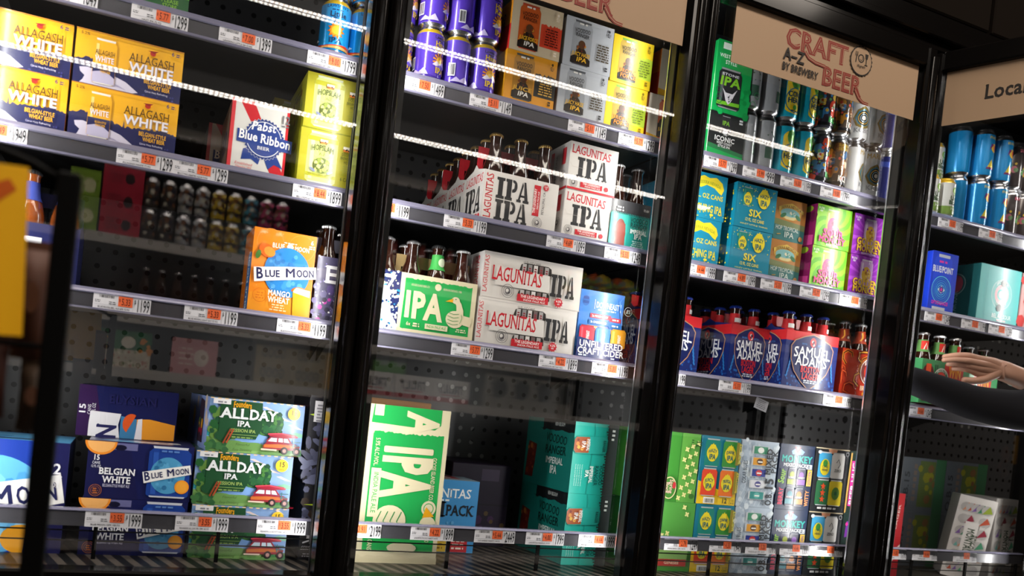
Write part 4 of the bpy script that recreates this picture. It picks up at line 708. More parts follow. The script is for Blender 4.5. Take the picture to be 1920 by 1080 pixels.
def a_sam(A, W):
    A.rect(0, 0, W, 1, SA); A.rect(0, .82, W, .18, '#d42a30'); A.dots(.02, .02, W - .04, .2, 50, .022, ['#2a66b8', '#1f4d9c'], 3)
    for s_ in (0, 1):
        for i in range(7):
            x = W * (.07 if not s_ else .93) + (.012 * i if not s_ else -.012 * i); A.ell(x, .2 + .06 * i, .04, .018, '#2f7ac6', 8, rot=(60 if not s_ else 120))
    sh = lambda k: [(W * .5 + a * k * W * .4, .5 + (b - .5) * k) for a, b in ((-.96, .72), (-.8, .82), (-.4, .9), (0, .95), (.4, .9), (.8, .82), (.96, .72), (.92, .5), (.74, .3), (.4, .13), (0, .0), (-.4, .13), (-.74, .3), (-.92, .5))]
    A.poly(sh(1.06), '#b98a6a'); A.poly(sh(1.02), '#15205a'); A.ell(W * .5, .83, .07, .085, '#d42a30', 16); A.dots(W * .48, .78, .04, .1, 6, .02, ['#e8e4e0', '#3a2a4a'], 2); A.text('BREWED', W * .34, .77, .03, '#4f8ed8', .12); A.text('BOSTON', W * .64, .77, .03, '#4f8ed8', .12)
    w = W * .62; A.text('SAMUEL', W * .5, .57, .17, '#eceef4', w * 1.12, b=.8, ser=.45, arc=.03); A.text('ADAMS', W * .5, .40, .165, '#eceef4', w * .96, b=.8, ser=.45); A.text('BOSTON', W * .5, .285, .11, '#d42a30', w * .62, b=1); A.text('LAGER', W * .5, .165, .11, '#d42a30', w * .52, b=1); A.lines(W * .5, .13, w * .5, 2, .035, .022, '#cfd4e6')
def a_sam_side(A, W): a_sam(A, W)
def a_neck_sam(A, W): A.rect(-.012, .165, .024, .012, '#e8e6e4')
def a_brown(A, W):
    A.rect(0, 0, W, 1, '#b8331c')
    rr = random.Random(9)
    for i in range(11):
        x, y = rr.uniform(0, W * .9), rr.uniform(.05, .95); L = [(x + .12 * math.cos(k * .9) * (1 + .2 * k), y + .1 * math.sin(k * .9) * (1 + .15 * k)) for k in range(6)]
        L = [(min(max(a, .03), W - .03), min(max(b, .03), .97)) for a, b in L]; A.line(L, .07, ['#5a1a12', '#e0882a', '#8a2214'][i % 3]); A.line(L, .03, ['#e8a43a', '#5a1a12', '#d8582a'][i % 3])
    x = W * .6; A.ell(x, .55, .31, .31, '#e8e0d8', 30); A.ell(x, .55, .29, .29, '#6a1a1c', 30); A.ell(x, .55, .2, .2, '#c0301f', 24); A.text('BROOKLYN', x, .755, .075, '#e8e0d8', .4, b=1, arc=.08); A.text('BREWERY', x, .28, .075, '#e8e0d8', .38, b=1, arc=-.08); A.ring(x - .02, .55, .11, .04, '#e8e0d8', 18, 1, 40, 320); A.ring(x + .02, .6, .08, .035, '#e8e0d8', 14)
    A.text('BROOKLYN', x + .02, .13, .1, '#ecd8b8', .6, b=1, ser=.4); A.text('the BROWN ALE', x + .05, .03, .07, '#ecb23a', .52, b=.8)
def a_neck_brown(A, W): A.ell(0, .165, .009, .008, '#7a1c1c', 12); A.ell(0, .165, .004, .004, '#e8e0d8', 8); A.line([(-.02, .158), (-.012, .17), (-.014, .186)], .004, '#f0a83a'); A.line([(.014, .156), (.018, .17), (.012, .184)], .004, '#f0a83a')
GT = '#4f9a3a'
def a_clover(A, W):
    A.rect(0, 0, W, 1, '#3f8a34'); A.rect(W * .70, 0, W * .30, 1, '#5ea044'); A.rect(W * .695, 0, .012, 1, '#2f6f2a'); 
    rr = random.Random(12)
    for i in range(17):
        x, y = W * .735 + W * .23 * ((i * .37) % 1), .06 + .86 * i / 17
        for q in range(4): A.ell(x + .022 * math.cos(q * 1.57 + .6), y + .022 * math.sin(q * 1.57 + .6), .02, .014, '#e6dc96', 7, rot=q * 90 + 34)
    A.text('12', W - .1, .86, .09, '#1f4a1c', .1, b=1.4, rot=-90); A.lines(W - .17, .9, .05, 3, .03, .014, '#1f4a1c'); A.ell(W * .55, .2, .12, .16, '#d8c89a', 20); A.ell(W * .55, .2, .105, .145, '#3f7a30', 20); A.text('Spring', W * .55, .22, .06, '#e6b8b4', .2, b=.6, rot=-90); A.text('Bock', W * .49, .2, .06, '#e6b8b4', .16, b=.6, rot=-90); A.ell(W * .62, .24, .03, .05, '#b8303a', 12); A.ell(W - .1, .1, .05, .04, '#3a6a2c', 10)
def a_clover_low(A, W):
    A.rect(0, 0, W, 1, '#4f9440')
    for i in range(16):
        x, y = .1 + (W - .2) * ((i * .61) % 1), .3 + .66 * ((i * .37) % 1)
        for q in range(4): A.ell(x + .022 * math.cos(q * 1.57 + .6), y + .022 * math.sin(q * 1.57 + .6), .02, .014, '#e6dc96', 7, rot=q * 90 + 34)
    A.poly([(W * .45, .12), (W - .1, .1), (W - .06, .5), (W * .5, .5)], '#8fb86a'); A.rect(W * .48, .46, W * .42, .05, '#b8302a'); A.rect(W * .45, .08, W * .46, .1, '#b02a26'); A.text('GENESEE', W * .68, .11, .04, '#ecd8b8', .26, b=.6)
    for y in (.36, .14): A.ring(W * .18, y, .09, .02, '#c8442a', 18); A.line([(W * .13, y - .05), (W * .23, y + .05)], .02, '#d8d0c0')
def a_mix12(A, W):
    A.rect(0, 0, W, 1, '#15738c'); A.poly([(0, 0), (W, 0), (W, .26), (W * .55, .22), (0, .34)], '#ecc52a')
    for i, (x, y, c, t) in enumerate(((.2, .55, '#1d7f72', 'HAZY'), (.52, .55, '#3a8a3a', 'DANK'), (.18, .12, '#d8462a', 'JUICY'), (.5, .12, '#e0702a', 'TROPICAL'))): A.can(x, y, .27, .41, c, '#aab4b4', None); hazy_crest(A, x, y + .2, .115, t)
    for y in (.6, .17): A.rect(W - .09, y, .06, .34, '#8a7a24'); A.text('EXCLUSIVE', W - .04, y + .17, .04, '#ecdc3a', .3, b=.8, rot=-90)
    A.rect(.1, .015, .2, .09, '#e8e8e4'); A.bars(.12, .025, .16, .06); A.text('12', .48, .03, .07, '#1c3a34', .1, b=1.4); A.text('12 OZ', .61, .06, .03, '#1c3a34', .1, b=.6); A.text('CANS', .61, .02, .03, '#1c3a34', .1, b=.6)
def a_ice15(A, W):
    A.rect(0, 0, W, 1, '#aebccc'); A.dots(0, 0, W, 1, 60, .04, ['#c2ced8', '#9aaabc', '#d2dce4'], 6)
    for i in range(8): A.line([(W * ((i * .37) % 1), .02), (W * ((i * .37 + .2) % 1), .3), (W * ((i * .37 + .1) % 1), .6)], .006, '#d8e2ea')
    for i, (c, d) in enumerate((('#3f8a6a', '#e6e8e4'), ('#d8982c', '#5a3a1c'), ('#28388a', '#c83a3a'), ('#d6d8de', '#4a4a8a'), ('#2f8a86', '#5fb0a8'))):
        y = .8 - .17 * i; A.rect(.2, y, .32, .12, '#c4c8cc'); A.rect(.23, y + .005, .26, .11, c); A.ell(.36, y + .06, .06, .045, d, 14); A.rect(.32, y + .045, .09, .02, '#f0f0ec')
    A.text('OSKAR BLUES', .12, .52, .07, '#26303c', .34, b=.7, rot=90); A.text('MIXED', W - .13, .7, .1, '#20242a', .4, b=1.5, rot=90); A.text('PACK', W - .03, .7, .09, '#20242a', .34, b=1.5, rot=90); A.text('THE', W - .18, .08, .04, '#20242a', .08, b=.8, rot=90); A.text('O.B.', W - .06, .14, .12, '#20242a', .2, b=1.6, rot=90); A.text('15', W - .06, .36, .15, '#20242a', .2, b=2, rot=90)
def a_monk(A, W):
    A.rect(0, 0, W, 1, '#182a4c'); A.poly([(W * .5 - .12, .9), (W * .5, .97), (W * .5 + .14, .9), (W * .5 + .1, .85), (W * .5 - .1, .85)], '#7fa8dc'); A.text('V', W * .5, .86, .1, '#c83040', .1, b=2); A.text('MONKEY', W * .5, .73, .1, '#2ab0a8', .6, b=1.6, ser=.5); A.text('MIXED PACK', W * .46, .66, .05, '#e4e8ee', .46, b=1.2); A.rect(W - .14, .64, .11, .07, '#d6dce6'); A.lines(W - .085, .68, .08, 2, .025, .015, '#26304a')
    for x, y, c in ((W * .4, .36, '#9aa83a'), (W * .66, .36, '#8a5ab0'), (W * .38, .06, '#4a8a9a'), (W * .64, .06, '#d8884a')): A.can(x, y, .17, .28, '#30304e', '#8a8e9a'); A.rect(x - .085, y + .03, .17, .08, c); A.ell(x, y + .18, .05, .05, c, 12); A.text('MONKEY', x, y + .12, .03, '#e8e4ea', .13, b=.8)
    A.text('Sour', W * .17, .5, .11, '#8fc23a', .22, b=1.2, rot=82); A.text('BERRY', W * .16, .2, .08, '#d8305a', .26, b=1.4, rot=90); A.rect(W - .13, .38, .09, .25, '#e0b83a'); A.text('GOLDEN', W - .06, .5, .05, '#5a3a8a', .22, b=1, rot=90); A.text('WITTY', W - .06, .19, .07, '#e8904a', .24, b=1.3, rot=90)
def a_four(A, W):
    A.rect(0, 0, W, 1, '#23262a'); A.poly([(W * .4, .92), (W * .6, .92), (W * .64, 1), (W * .36, 1)], '#e8a07a'); A.rect(0, .985, W, .015, '#d8c8a8')
    for x, y, c in ((W * .3, .53, '#4aa8d8'), (W * .68, .53, '#eceae8'), (W * .3, .1, '#2f6a44'), (W * .68, .1, '#e8d030')): A.can(x, y, .27, .41, c, '#c9ccd0')
    A.ell(W * .3, .7, .1, .13, '#e0cc30', 16); A.ell(W * .3, .76, .05, .06, '#3f8a3a', 10); A.text('CONE', W * .3, .69, .035, '#1c3a4a', .12, b=1); A.text('HEAD', W * .3, .64, .035, '#1c3a4a', .12, b=1); A.line([(W * .62, .78), (W * .68, .84), (W * .74, .76), (W * .68, .7)], .012, '#26262a'); A.text('ZERO', W * .68, .64, .04, '#26262a', .14, b=.8)
    for y in (.2, .3, .4): A.star(W * .3, y, .06, .025, 5, '#d8502c')
    A.ell(W * .68, .3, .08, .1, '#5a8a3a', 12); A.star(W * .68, .3, .05, .02, 6, '#2f6a44'); A.ell(.07, .93, .04, .03, '#c9ccd0', 10); A.ring(W - .06, .93, .035, .008, '#c9ccd0', 12); A.lines(W * .46, .045, .5, 1, .03, .03, '#e0e0e0')
def a_hug(A, W): A.rect(0, 0, W, 1, '#20302c'); A.poly([(0, .0), (.03, .02), (.04, .5), (.05, .97), (.02, .96), (0, .4)], '#c8a05a'); A.rect(.055, .12, .13, .72, '#d8308a'); A.text('BEER HUG', .165, .48, .09, '#f0d8e4', .68, b=1, rot=90); A.text('IMPERIAL HAZY IPA', .24, .48, .035, '#e83a9a', .56, b=1, rot=90); A.dots(.4, .1, W - .42, .8, 20, .05, ['#7a3a9a', '#d8308a', '#2f9ad0'], 3)
def a_hug_low(A, W): A.rect(0, 0, W, 1, '#20302c'); A.poly([(.06, .62), (.28, .66), (.3, .86), (.08, .88)], '#6a2f8a'); A.dots(.08, .66, .2, .2, 10, .04, ['#d8308a', '#8a4ab0'], 3); A.poly([(.12, .34), (.34, .4), (.34, .62), (.2, .58)], '#2f7fd0'); A.dots(.14, .36, .2, .2, 10, .03, ['#e8642c', '#d8308a'], 5); A.dots(.05, .05, W, .25, 16, .06, ['#b8c83a', '#8aa82c'], 2)
def a_point(A, W):
    A.rect(0, 0, W, 1, '#1b3cc4'); A.poly([(.06, .88), (.12, .96), (W - .2, .96), (W - .14, .88), (W - .1, .1), (W - .18, .04), (.1, .04), (.04, .1)], '#1f46d8'); A.rect(.14, .91, W - .34, .05, '#b9c0d0'); A.rect(.1, .02, W - .3, .06, '#c8ccd6'); A.lines(W * .42, .82, .24, 1, .04, .035, '#d83aa0'); A.text('BLUE/POINT', W * .44, .66, .1, '#e8ecf4', W * .8, b=1)
    for i in range(5): A.ring(W * .44, .37, .09 + .035 * i, .012, ['#58c8e0', '#4ab8d8', '#3a9ad0', '#3288c8', '#6ad0e0'][i], 30, 1.0)
    A.poly([(W * .3, .37), (W * .44, .44), (W * .58, .37), (W * .44, .31)], '#dfe6ee'); A.ell(W * .44, .375, .05, .05, '#2a3a8a', 14); A.ell(W * .44, .375, .025, .03, '#d83aa0', 10); A.text('OPTICAL', W * .3, .12, .055, '#e83ab0', .24, b=1); A.text('HAZE', W * .62, .12, .055, '#e83ab0', .16, b=1)
def a_bel(A, W): A.rect(0, 0, W, 1, '#5fb8b8'); A.ell(W * .56, .52, .27, .27, '#9acaca', 30); A.ell(W * .56, .52, .25, .25, '#6fbcbc', 30); A.ell(W * .56, .52, .18, .18, '#e0a8b0', 26); A.ring(W * .54, .52, .1, .04, '#5fb8b8', 18, 1, 40, 330); A.text('BROOKLYN', W * .56, .72, .05, '#d8e8e6', .3, b=.8, arc=.06); A.text('BREWERY', W * .56, .29, .05, '#d8e8e6', .28, b=.8, arc=-.06); A.ell(W * .58, .72, .07, .065, '#16302e', 20); A.ell(W * .52, .28, .07, .065, '#16302e', 20); A.text('BEL AIR SOUR', W * .6, .1, .07, '#d2ecea', .5, b=.8); A.lines(W * .6, .05, .3, 1, .03, .025, '#e0a8b0'); A.rect(.18, 0, .008, 1, '#4aa0a0')
def a_bel_side(A, W): A.rect(0, 0, W, 1, '#1f5c60'); A.ring(W * .6, .66, .2, .02, '#7a9a9a', 22); A.ell(W * .6, .66, .15, .17, '#a04a5c', 18); A.text('BEL AIR SOUR', W * .66, .28, .1, '#6fa4a4', .5, b=.8, rot=90)
def a_holiday(A, W): A.rect(0, 0, W, 1, '#3f8a58'); A.rect(W * .46, .1, W * .4, .85, '#c8342c'); A.ell(.2, .6, .2, .3, '#5a1c20', 14); A.rect(.12, .5, .16, .4, '#d8502c'); A.rect(.4, .3, .03, .6, '#1f4a34'); A.rect(.46, .3, .03, .6, '#1f4a34'); A.ell(W * .40, .60, .24, .24, '#dfe2d4', 26); A.ell(W * .40, .60, .22, .22, '#2f6a48', 26); A.ell(W * .40, .60, .15, .15, '#d83a2c', 22); A.text('BROOKLYN', W * .40, .76, .06, '#dfe2d4', .3, b=1, arc=.06); A.ring(W * .40, .60, .08, .03, '#e8e4dc', 14); A.text('WIN', W * .68, .66, .24, '#eaa02c', .4, b=1.6); A.rect(.05, .05, .3, .25, '#5a1418'); A.rect(.5, .08, .5, .12, '#e0902c')
def a_brim(A, W): A.rect(-W, .1, 2 * W, .78, '#1c8cd0'); A.text('BRIM', .02, .8, .05, '#d8cc6a', .36, b=.5); A.ell(0, .62, .1, .09, '#e8c04a', 16); A.ell(.03, .63, .06, .06, '#e0644a', 12); A.poly([(-.14, .56), (-.04, .68), (-.1, .7)], '#7a3a7a'); A.ell(.22, .44, .07, .08, '#c8443a', 14); A.poly([(.18, .42), (.22, .48), (.27, .42)], '#e8c04a'); A.poly([(-.16, .2), (.02, .2), (-.06, .38), (-.09, .34)], '#e8d04a'); A.poly([(-.18, .18), (.06, .18), (.02, .22), (-.16, .22)], '#7a3a6a')
def a_white(A, W): A.rect(-W, .1, 2 * W, .78, '#d5d6d2'); A.ell(-.02, .7, .1, .09, '#8ab84a', 16); A.text('C', -.02, .66, .09, '#e4e8d8', .07, b=1); A.lines(0, .58, .24, 1, .03, .02, '#8ab84a'); A.text('Ultra', 0, .46, .1, '#3a5a34', .34, b=1.4); A.text('Blooms', 0, .35, .1, '#3a5a34', .4, b=1.4); A.rect(-.5, .1, 1, .2, '#7a9a4a'); A.text('HAZY', 0, .21, .07, '#e8ecdc', .28, b=1.2); A.text('IPA', 0, .12, .07, '#e8ecdc', .2, b=1.2)
def a_montauk(A, W):
    A.rect(0, 0, W, 1, '#c9c4c0'); rr = random.Random(5); cs = ['#b0503a', '#8a9a3a', '#6aa8a0', '#7a5a9a', '#a8a4a2', '#c88a6a', '#4a8a6a', '#8a3040']
    for i in range(5):
        for j in range(6):
            if 1 < j < 5 and 1 < i < 4: continue
            x, y = .06 + (W - .12) * (i + .5) / 5, .06 + .88 * (j + .5) / 6; A.ell(x, y, .06, .06, '#a9a5a2', 10); A.poly([(x - .05 + .02 * rr.random(), y - .05), (x + .06, y - .04 * rr.random()), (x + .02, y + .06)], cs[(i * 3 + j) % 8])
    A.rect(W * .3, .2, W * .36, .5, '#cfcac6'); A.text('BOX OF', W * .52, .45, .06, '#3a4a3a', .2, b=.8, ser=.6, rot=-90); A.text('MONTAUK', W * .4, .45, .075, '#3a4a3a', .34, b=1, ser=.6, rot=-90)
def a_mirror_standin(A, W): A.rect(0, 0, W, 1, '#5d646c'); A.text('O.B.15', .2, .4, .12, '#33383e', .7, b=1, rot=90); A.lines(.34, .8, .1, 6, .12, .08, '#7a6a62'); A.rect(.45, .1, .4, .85, '#5a6a3a'); A.dots(.45, .2, .4, .7, 10, .09, ['#8a8a2a', '#7a5a3a'], 3); A.rect(.86, 0, W - .86, 1, '#3a6a4a')
def a_red(A, W): A.rect(0, 0, W, 1, '#b81f28'); A.poly([(0, .1), (W, .3), (W, .4), (0, .25)], '#e6d8d0'); A.text('LAGER', W * .62, .72, .03, '#e8d8d0', .3, b=.6, rot=82)
# ---------------------------------------------------------------- the setting
def struct(name, mb): o = mb.build(name); o['kind'] = 'structure'; return o
m = MB(); m.box(-5, 7, -6, 3, -0.05, 0, pb('floor_tile', (0.05, 0.045, 0.04, 1), 0.35)); struct('floor', m)
m = MB(); m.box(-5, 7, -6, 3, 4.2, 4.25, M_wall); struct('ceiling', m)
m = MB()
for x0, x1 in ((-5, 0.2), (0.215, 1.72), (1.735, 7)): m.box(x0, x1, -0.015, 0.02, 2.30, 4.2, M_wall, 0.004)
m.box(-5, 7, 0.02, 0.06, 2.30, 4.2, M_inner); struct('wall_front', m)
m = MB(); m.box(-5, 7, -6.05, -6, 0, 4.2, M_wall); struct('wall_rear', m)
ZA, ZB, ZC, ZD = 1.820, 1.538, 1.252, 0.823       # tops of the price rails
SA_, SB_, SC_, SD_ = 1.828, 1.545, 1.257, 0.722   # standing surfaces
XL, XR = -0.84, 3.04
cooler = empty('display_cooler', (0, 0.02, 0)); tag(cooler, 'long black glass-fronted beer cooler with perforated back panel and slotted deck', 'cooler')
def part(name, mb, parent=cooler):
    o = mb.build(name); o.parent = parent; o.matrix_parent_inverse = Matrix.Translation(-parent.location); return o
m = MB(); m.box(XL, XR, 0.62, 0.64, 0.3, 2.3, M_peg); part('back_panel', m)
m = MB(); m.box(XL, XR, 0.02, 0.64, 2.24, 2.30, M_inner); m.box(XL, XR, 0.3, 0.62, 2.19, 2.24, pb('louvre', (0.03, 0.035, 0.04, 1), 0.4)); part('ceiling_panel', m)
m = MB(); m.box(XL, XR, 0.03, 0.62, 0.70, SD_, M_deck); part('slotted_deck', m)
m = MB(); m.box(XL, XR, -0.03, 0.03, 0.02, 0.655, M_black, 0.004); part('kick_panel', m)
m = MB(); m.box(XL, XR, -0.012, 0.02, 2.20, 2.30, M_black, 0.004); m.box(XL, XR, -0.03, -0.012, 2.225, 2.245, M_black, 0.003); part('header', m)
for k in range(-1, 4):
    x = k * P
    m = MB(); m.prism([(x - .036, .022), (x - .031, .054), (x - .026, .060), (x + .040, .060), (x + .052, .045), (x + .052, .022)], 0.66, 2.24, M_inner); a = part('mullion', m)
    m = MB(); m.prism([(x - .0372, .024), (x - .0320, .053), (x - .0310, .053), (x - .0362, .0238)], 0.76, 2.2, M_lens); part('led_lens', m)
    m = MB(); m.prism([(x - .0345, .052), (x - .0310, .053), (x - .0305, .057), (x - .0335, .057)], 0.78, 2.2, M_silver); part('lens_edge', m)
for x in (XL, XR - .03):
    m = MB(); m.box(x, x + .03, .03, .64, .02, 2.30, M_inner); part('end_panel', m)
for k in range(-1, 3):
    x = k * P + .13
    for q in (x - .02, x + .02):
        m = MB(); m.box(q - .009, q + .009, .600, .62, .7, 2.2, M_dark)
        for i in range(40): m.box(q - .003, q + .003, .5992, .6, .74 + i * .036, .756 + i * .036, M_inner)
        part('slotted_upright', m)

m = MB(); m.box(1.757, 2.075, .606, .612, 0.98, 1.25, M_peg_lit)  # paler grey puts the nearby frame LED light into the plate colour
A = Art(m, (1.757, .606, .98), (1, 0, 0), (0, 0, 1), 1.0); A.ell(.283, .228, .013, .013, M_inner, 20); part('perforated_plate_lit', m)

# ---------------------------------------------------------------- shelves with price rails
def shelf(k, zr, zs, name, lab):
    x0, x1 = k * P + .052, (k + 1) * P + .044
    e = empty('cooler_shelf', (x0, .11, zr)); tag(e, lab, 'shelf', 'cooler shelves')
    Y = .11; w = x1 - x0
    m = MB(); m.prism([(Y, zs - .022), (.60, zs - .018), (.60, zs), (Y + .012, zs)], x0, x1, M_inner, 'x'); o = part('shelf_board', m, e)
    m = MB(); m.prism([(Y + .012, zs), (Y + .004, zs), (Y - .002, zr), (Y - .004, zr - .004), (Y + .003, zr - .007), (Y + .012, zr - .007)], x0, x1, M_lip, 'x')
    m.prism([(Y + .0, zr - .007), (Y + .012, zr - .007), (Y + .012, zr - .037), (Y + .0, zr - .035)], x0, x1, M_rail, 'x')
    m.prism([(Y - .004, zr - .034), (Y + .002, zr - .034), (Y + .002, zr - .0375), (Y - .003, zr - .0375)], x0, x1, M_lip, 'x'); part('price_rail', m, e)
    for xx in (x0 + .004, x1 - .007): m = MB(); m.prism([(.4, zs - .018), (.6, zs - .018), (.6, zs - .07), (.5, zs - .03)], xx, xx + .003, M_inner, 'x'); part('shelf_bracket', m, e)
DOORN = {-1: 'first', 0: 'second', 1: 'third', 2: 'fourth'}
for k in range(-1, 3):
    for zr, zs, n in ((ZA, SA_, 'top'), (ZB, SB_, 'second from top'), (ZC, SC_, 'third from top')):
        shelf(k, zr, zs, n, '%s grey-railed black shelf behind the %s glass door from the left' % (n, DOORN[k]))
    x0, x1 = k * P + .052, (k + 1) * P + .044; Y = .11
    e = empty('wire_fence', (x0, Y, SD_)); tag(e, 'low wire fence with price rail, %s glass door from the left' % DOORN[k], 'fence', 'deck fences')
    m = MB(); m.prism([(Y + .012, ZD), (Y + .002, ZD), (Y - .003, ZD - .004), (Y + .003, ZD - .007), (Y + .012, ZD - .007)], x0, x1, M_lip, 'x'); m.prism([(Y, ZD - .007), (Y + .010, ZD - .007), (Y + .010, ZD - .037), (Y, ZD - .035)], x0, x1, M_rail, 'x'); part('price_rail', m, e)
    m = MB()
    for z in (.778, .758): m.tube([(x0, Y + .006, z), (x1, Y + .006, z)], .0016, M_wire, 6)
    part('fence_wire', m, e)
    for i in range(4): m = MB(); q = x0 + .02 + (x1 - x0 - .04) * i / 3; m.box(q - .004, q + .004, Y + .003, Y + .009, SD_, ZD - .035, M_wire); part('fence_post', m, e)

# ---------------------------------------------------------------- doors
def door(x, y, ang, label, sign_art, border=.0545, e0=0.0):
    e = empty('cooler_door', (x, y, .66)); tag(e, label, 'cooler door', 'cooler doors')
    W_, Hh = .754, 1.535                        # local: x along the door from its left edge, z up from its foot
    def prt(nm, m): o = m.build(nm); o.parent = e; return o
    for x0, x1, nm in ((e0, e0 + .033, 'left_stile'), (W_ - .033, W_, 'right_stile')):
        m = MB(); m.box(x0, x1, -.030, .018, 0, Hh, M_black, .005)
        s = 1 if x0 == e0 else -1; c = x0 + .012 if s == 1 else x1 - .014; r = .010 if s == 1 else .0125
        m.lathe([(r, .03), (r, Hh - .03)], M_black, 16, (c, -.031, 0)); prt(nm, m)
    m = MB(); m.box(e0 + .033, W_ - .033, -.030, .018, Hh - .052, Hh, M_black, .004); prt('top_rail', m)
    m = MB(); m.box(e0 + .033, W_ - .033, -.030, .018, 0, .072, M_black, .004); prt('bottom_rail', m)
    m = MB()
    for yy in (-.008, .008): m.box(e0 + .030, W_ - .030, yy - .0015, yy + .0015, .070, Hh - .050, M_glass)
    m2 = MB(); m2.box(e0 + .033, border, .011, .0145, .070, Hh - .050, M_inner); prt('black_border', m2)
    o = prt('glass_pane', m); o['label'] = 'clear double glass pane'
    m = MB(); m.box(.092, .709, -.0125, -.0112, 1.338, 1.484, pr('#9d8369', 'paper')); sign_art(Art(m, (.092, -.0125, 1.338), (1, 0, 0), (0, 0, 1), .146, 'paper')); o = prt('sign_panel', m); o['label'] = 'tan paper sign panel across the top of the glass'
    e.rotation_euler = (0, 0, ang); return e
CRD = '#7c2a22'; DK = '#1c1714'
def craft(A):
    T = lambda s, x, y, h, w, r=0: [A.text(s, x, y, h, CRD, w, b=2.0), A.text(s, x + .005, y + .01, h - .02, '#9d8369', w * .985, b=.4), A.text(s, x, y + .005, h - .01, CRD, w * .98, b=-.5)]
    T('CRAFT', 1.80, .56, .31, 1.42); T('BEER', 2.42, .12, .30, .92)
    for t, c in ((.055, CRD), (.012, '#9d8369')): A.line([(1.52, .56), (1.62, .47), (1.78, .43), (2.0, .42)], t, c); A.line([(2.74, .2), (2.84, .08), (2.95, .02), (3.08, .01)], t, c)
    A.text('A–Z', 1.30, .33, .19, DK, .46, b=1.2); A.text('BY BREWERY', 1.46, .15, .12, DK, .80, b=1.2)
    x, y, r = 2.80, .72, .255; A.star(x, y, r * 1.06, r * .98, 22, DK); A.ell(x, y, r * .94, r * .94, '#9a8066', 30); A.ring(x - .01, y + .04, .075, .022, DK, 24); A.ring(x - .01, y + .04, .04, .012, DK, 18, 1, 200, 420)
    A.line([(x - .13, y - .05), (x - .12, y + .1)], .02, DK)
    for q in (-.15, -.125, -.1): A.line([(x + q, y + .06), (x + q, y + .14)], .01, DK)
    A.poly([(x + .075, y + .14), (x + .15, y + .14), (x + .14, y + .06), (x + .115, y + .04), (x + .09, y + .06)], DK); A.line([(x + .113, y + .05), (x + .113, y - .05)], .014, DK); A.line([(x + .08, y - .055), (x + .15, y - .055)], .014, DK)
    A.text('Wegmans', x, y - .12, .05, DK, .2, b=.3, sh=.3, rot=4)
def local(A): A.text('Local', .95, .38, .25, DK, .64, b=1.2, ser=.6)
door(-P + .003, 0, 0, 'closed black-framed glass cooler door at the left before the yellow cartons', craft)
door(.003, 0, 0, 'closed black-framed glass cooler door in the middle before the white and green cartons', craft)
door(P + .003, 0, 0, 'closed black-framed glass cooler door whose whole tan CRAFT BEER sign is in view', craft)
ang4 = math.radians(-66); off = .092 - .092
# the opened door turns about its left edge; its sign starts at about (1.58, -0.02)
door(1.583 - .092 * math.cos(ang4) + .012 * math.sin(ang4), -.018 - .092 * math.sin(ang4) - .012 * math.cos(ang4), ang4, 'black-framed glass cooler door at the right swung open, its tan sign reading Local', local, .088, .05)

# ---------------------------------------------------------------- price tags
def price_tag(x, zr, unit, price, small, label, w=.106, tilt=0):
    m = MB(); h = .0305; m.box(0, w, 0, .0008, 0, h, pr('#e2e0e6', 'paper')); A = Art(m, (0, 0, 0), (1, 0, 0), (0, 0, 1), h, 'paper'); W = w / h
    A.bars(W * .1, .76, W * .26, .18, '#2c2c30'); A.lines(W * .03, .55, W * .12, 2, .1, .05, '#77777d', 4, 'l'); A.lines(W * .27, .5, W * .12, 2, .12, .05, '#4a4a50', 5, 'l'); A.rect(W * .02, .31, W * .65, .02, '#b9b9c0')
    A.text(small, W * .36, .1, .12, '#2c2c30', min(W * .55, .085 * len(small)), b=.4); A.rect(W * .43, .33, W * .25, .64, '#e8683a'); A.text('$', W * .455, .62, .18, '#4a1c10', .1); A.text(unit, W * .565, .42, .42, '#5a2414', W * .16, b=.2)
    A.rect(W * .685, .02, .012, .96, '#b9b9c0'); A.text('$', W * .725, .6, .25, '#1c1c1e', .12, b=.4); A.text(price.replace('.', ''), W * .865, .12, .78, '#1c1c1e', W * .235, b=.5)
    o = m.build('price_tag'); o.location = (x, .1088, zr - .0355); o.rotation_euler = (math.radians(tilt), 0, 0)
    return tag(o, label, 'price tag', 'price tags')
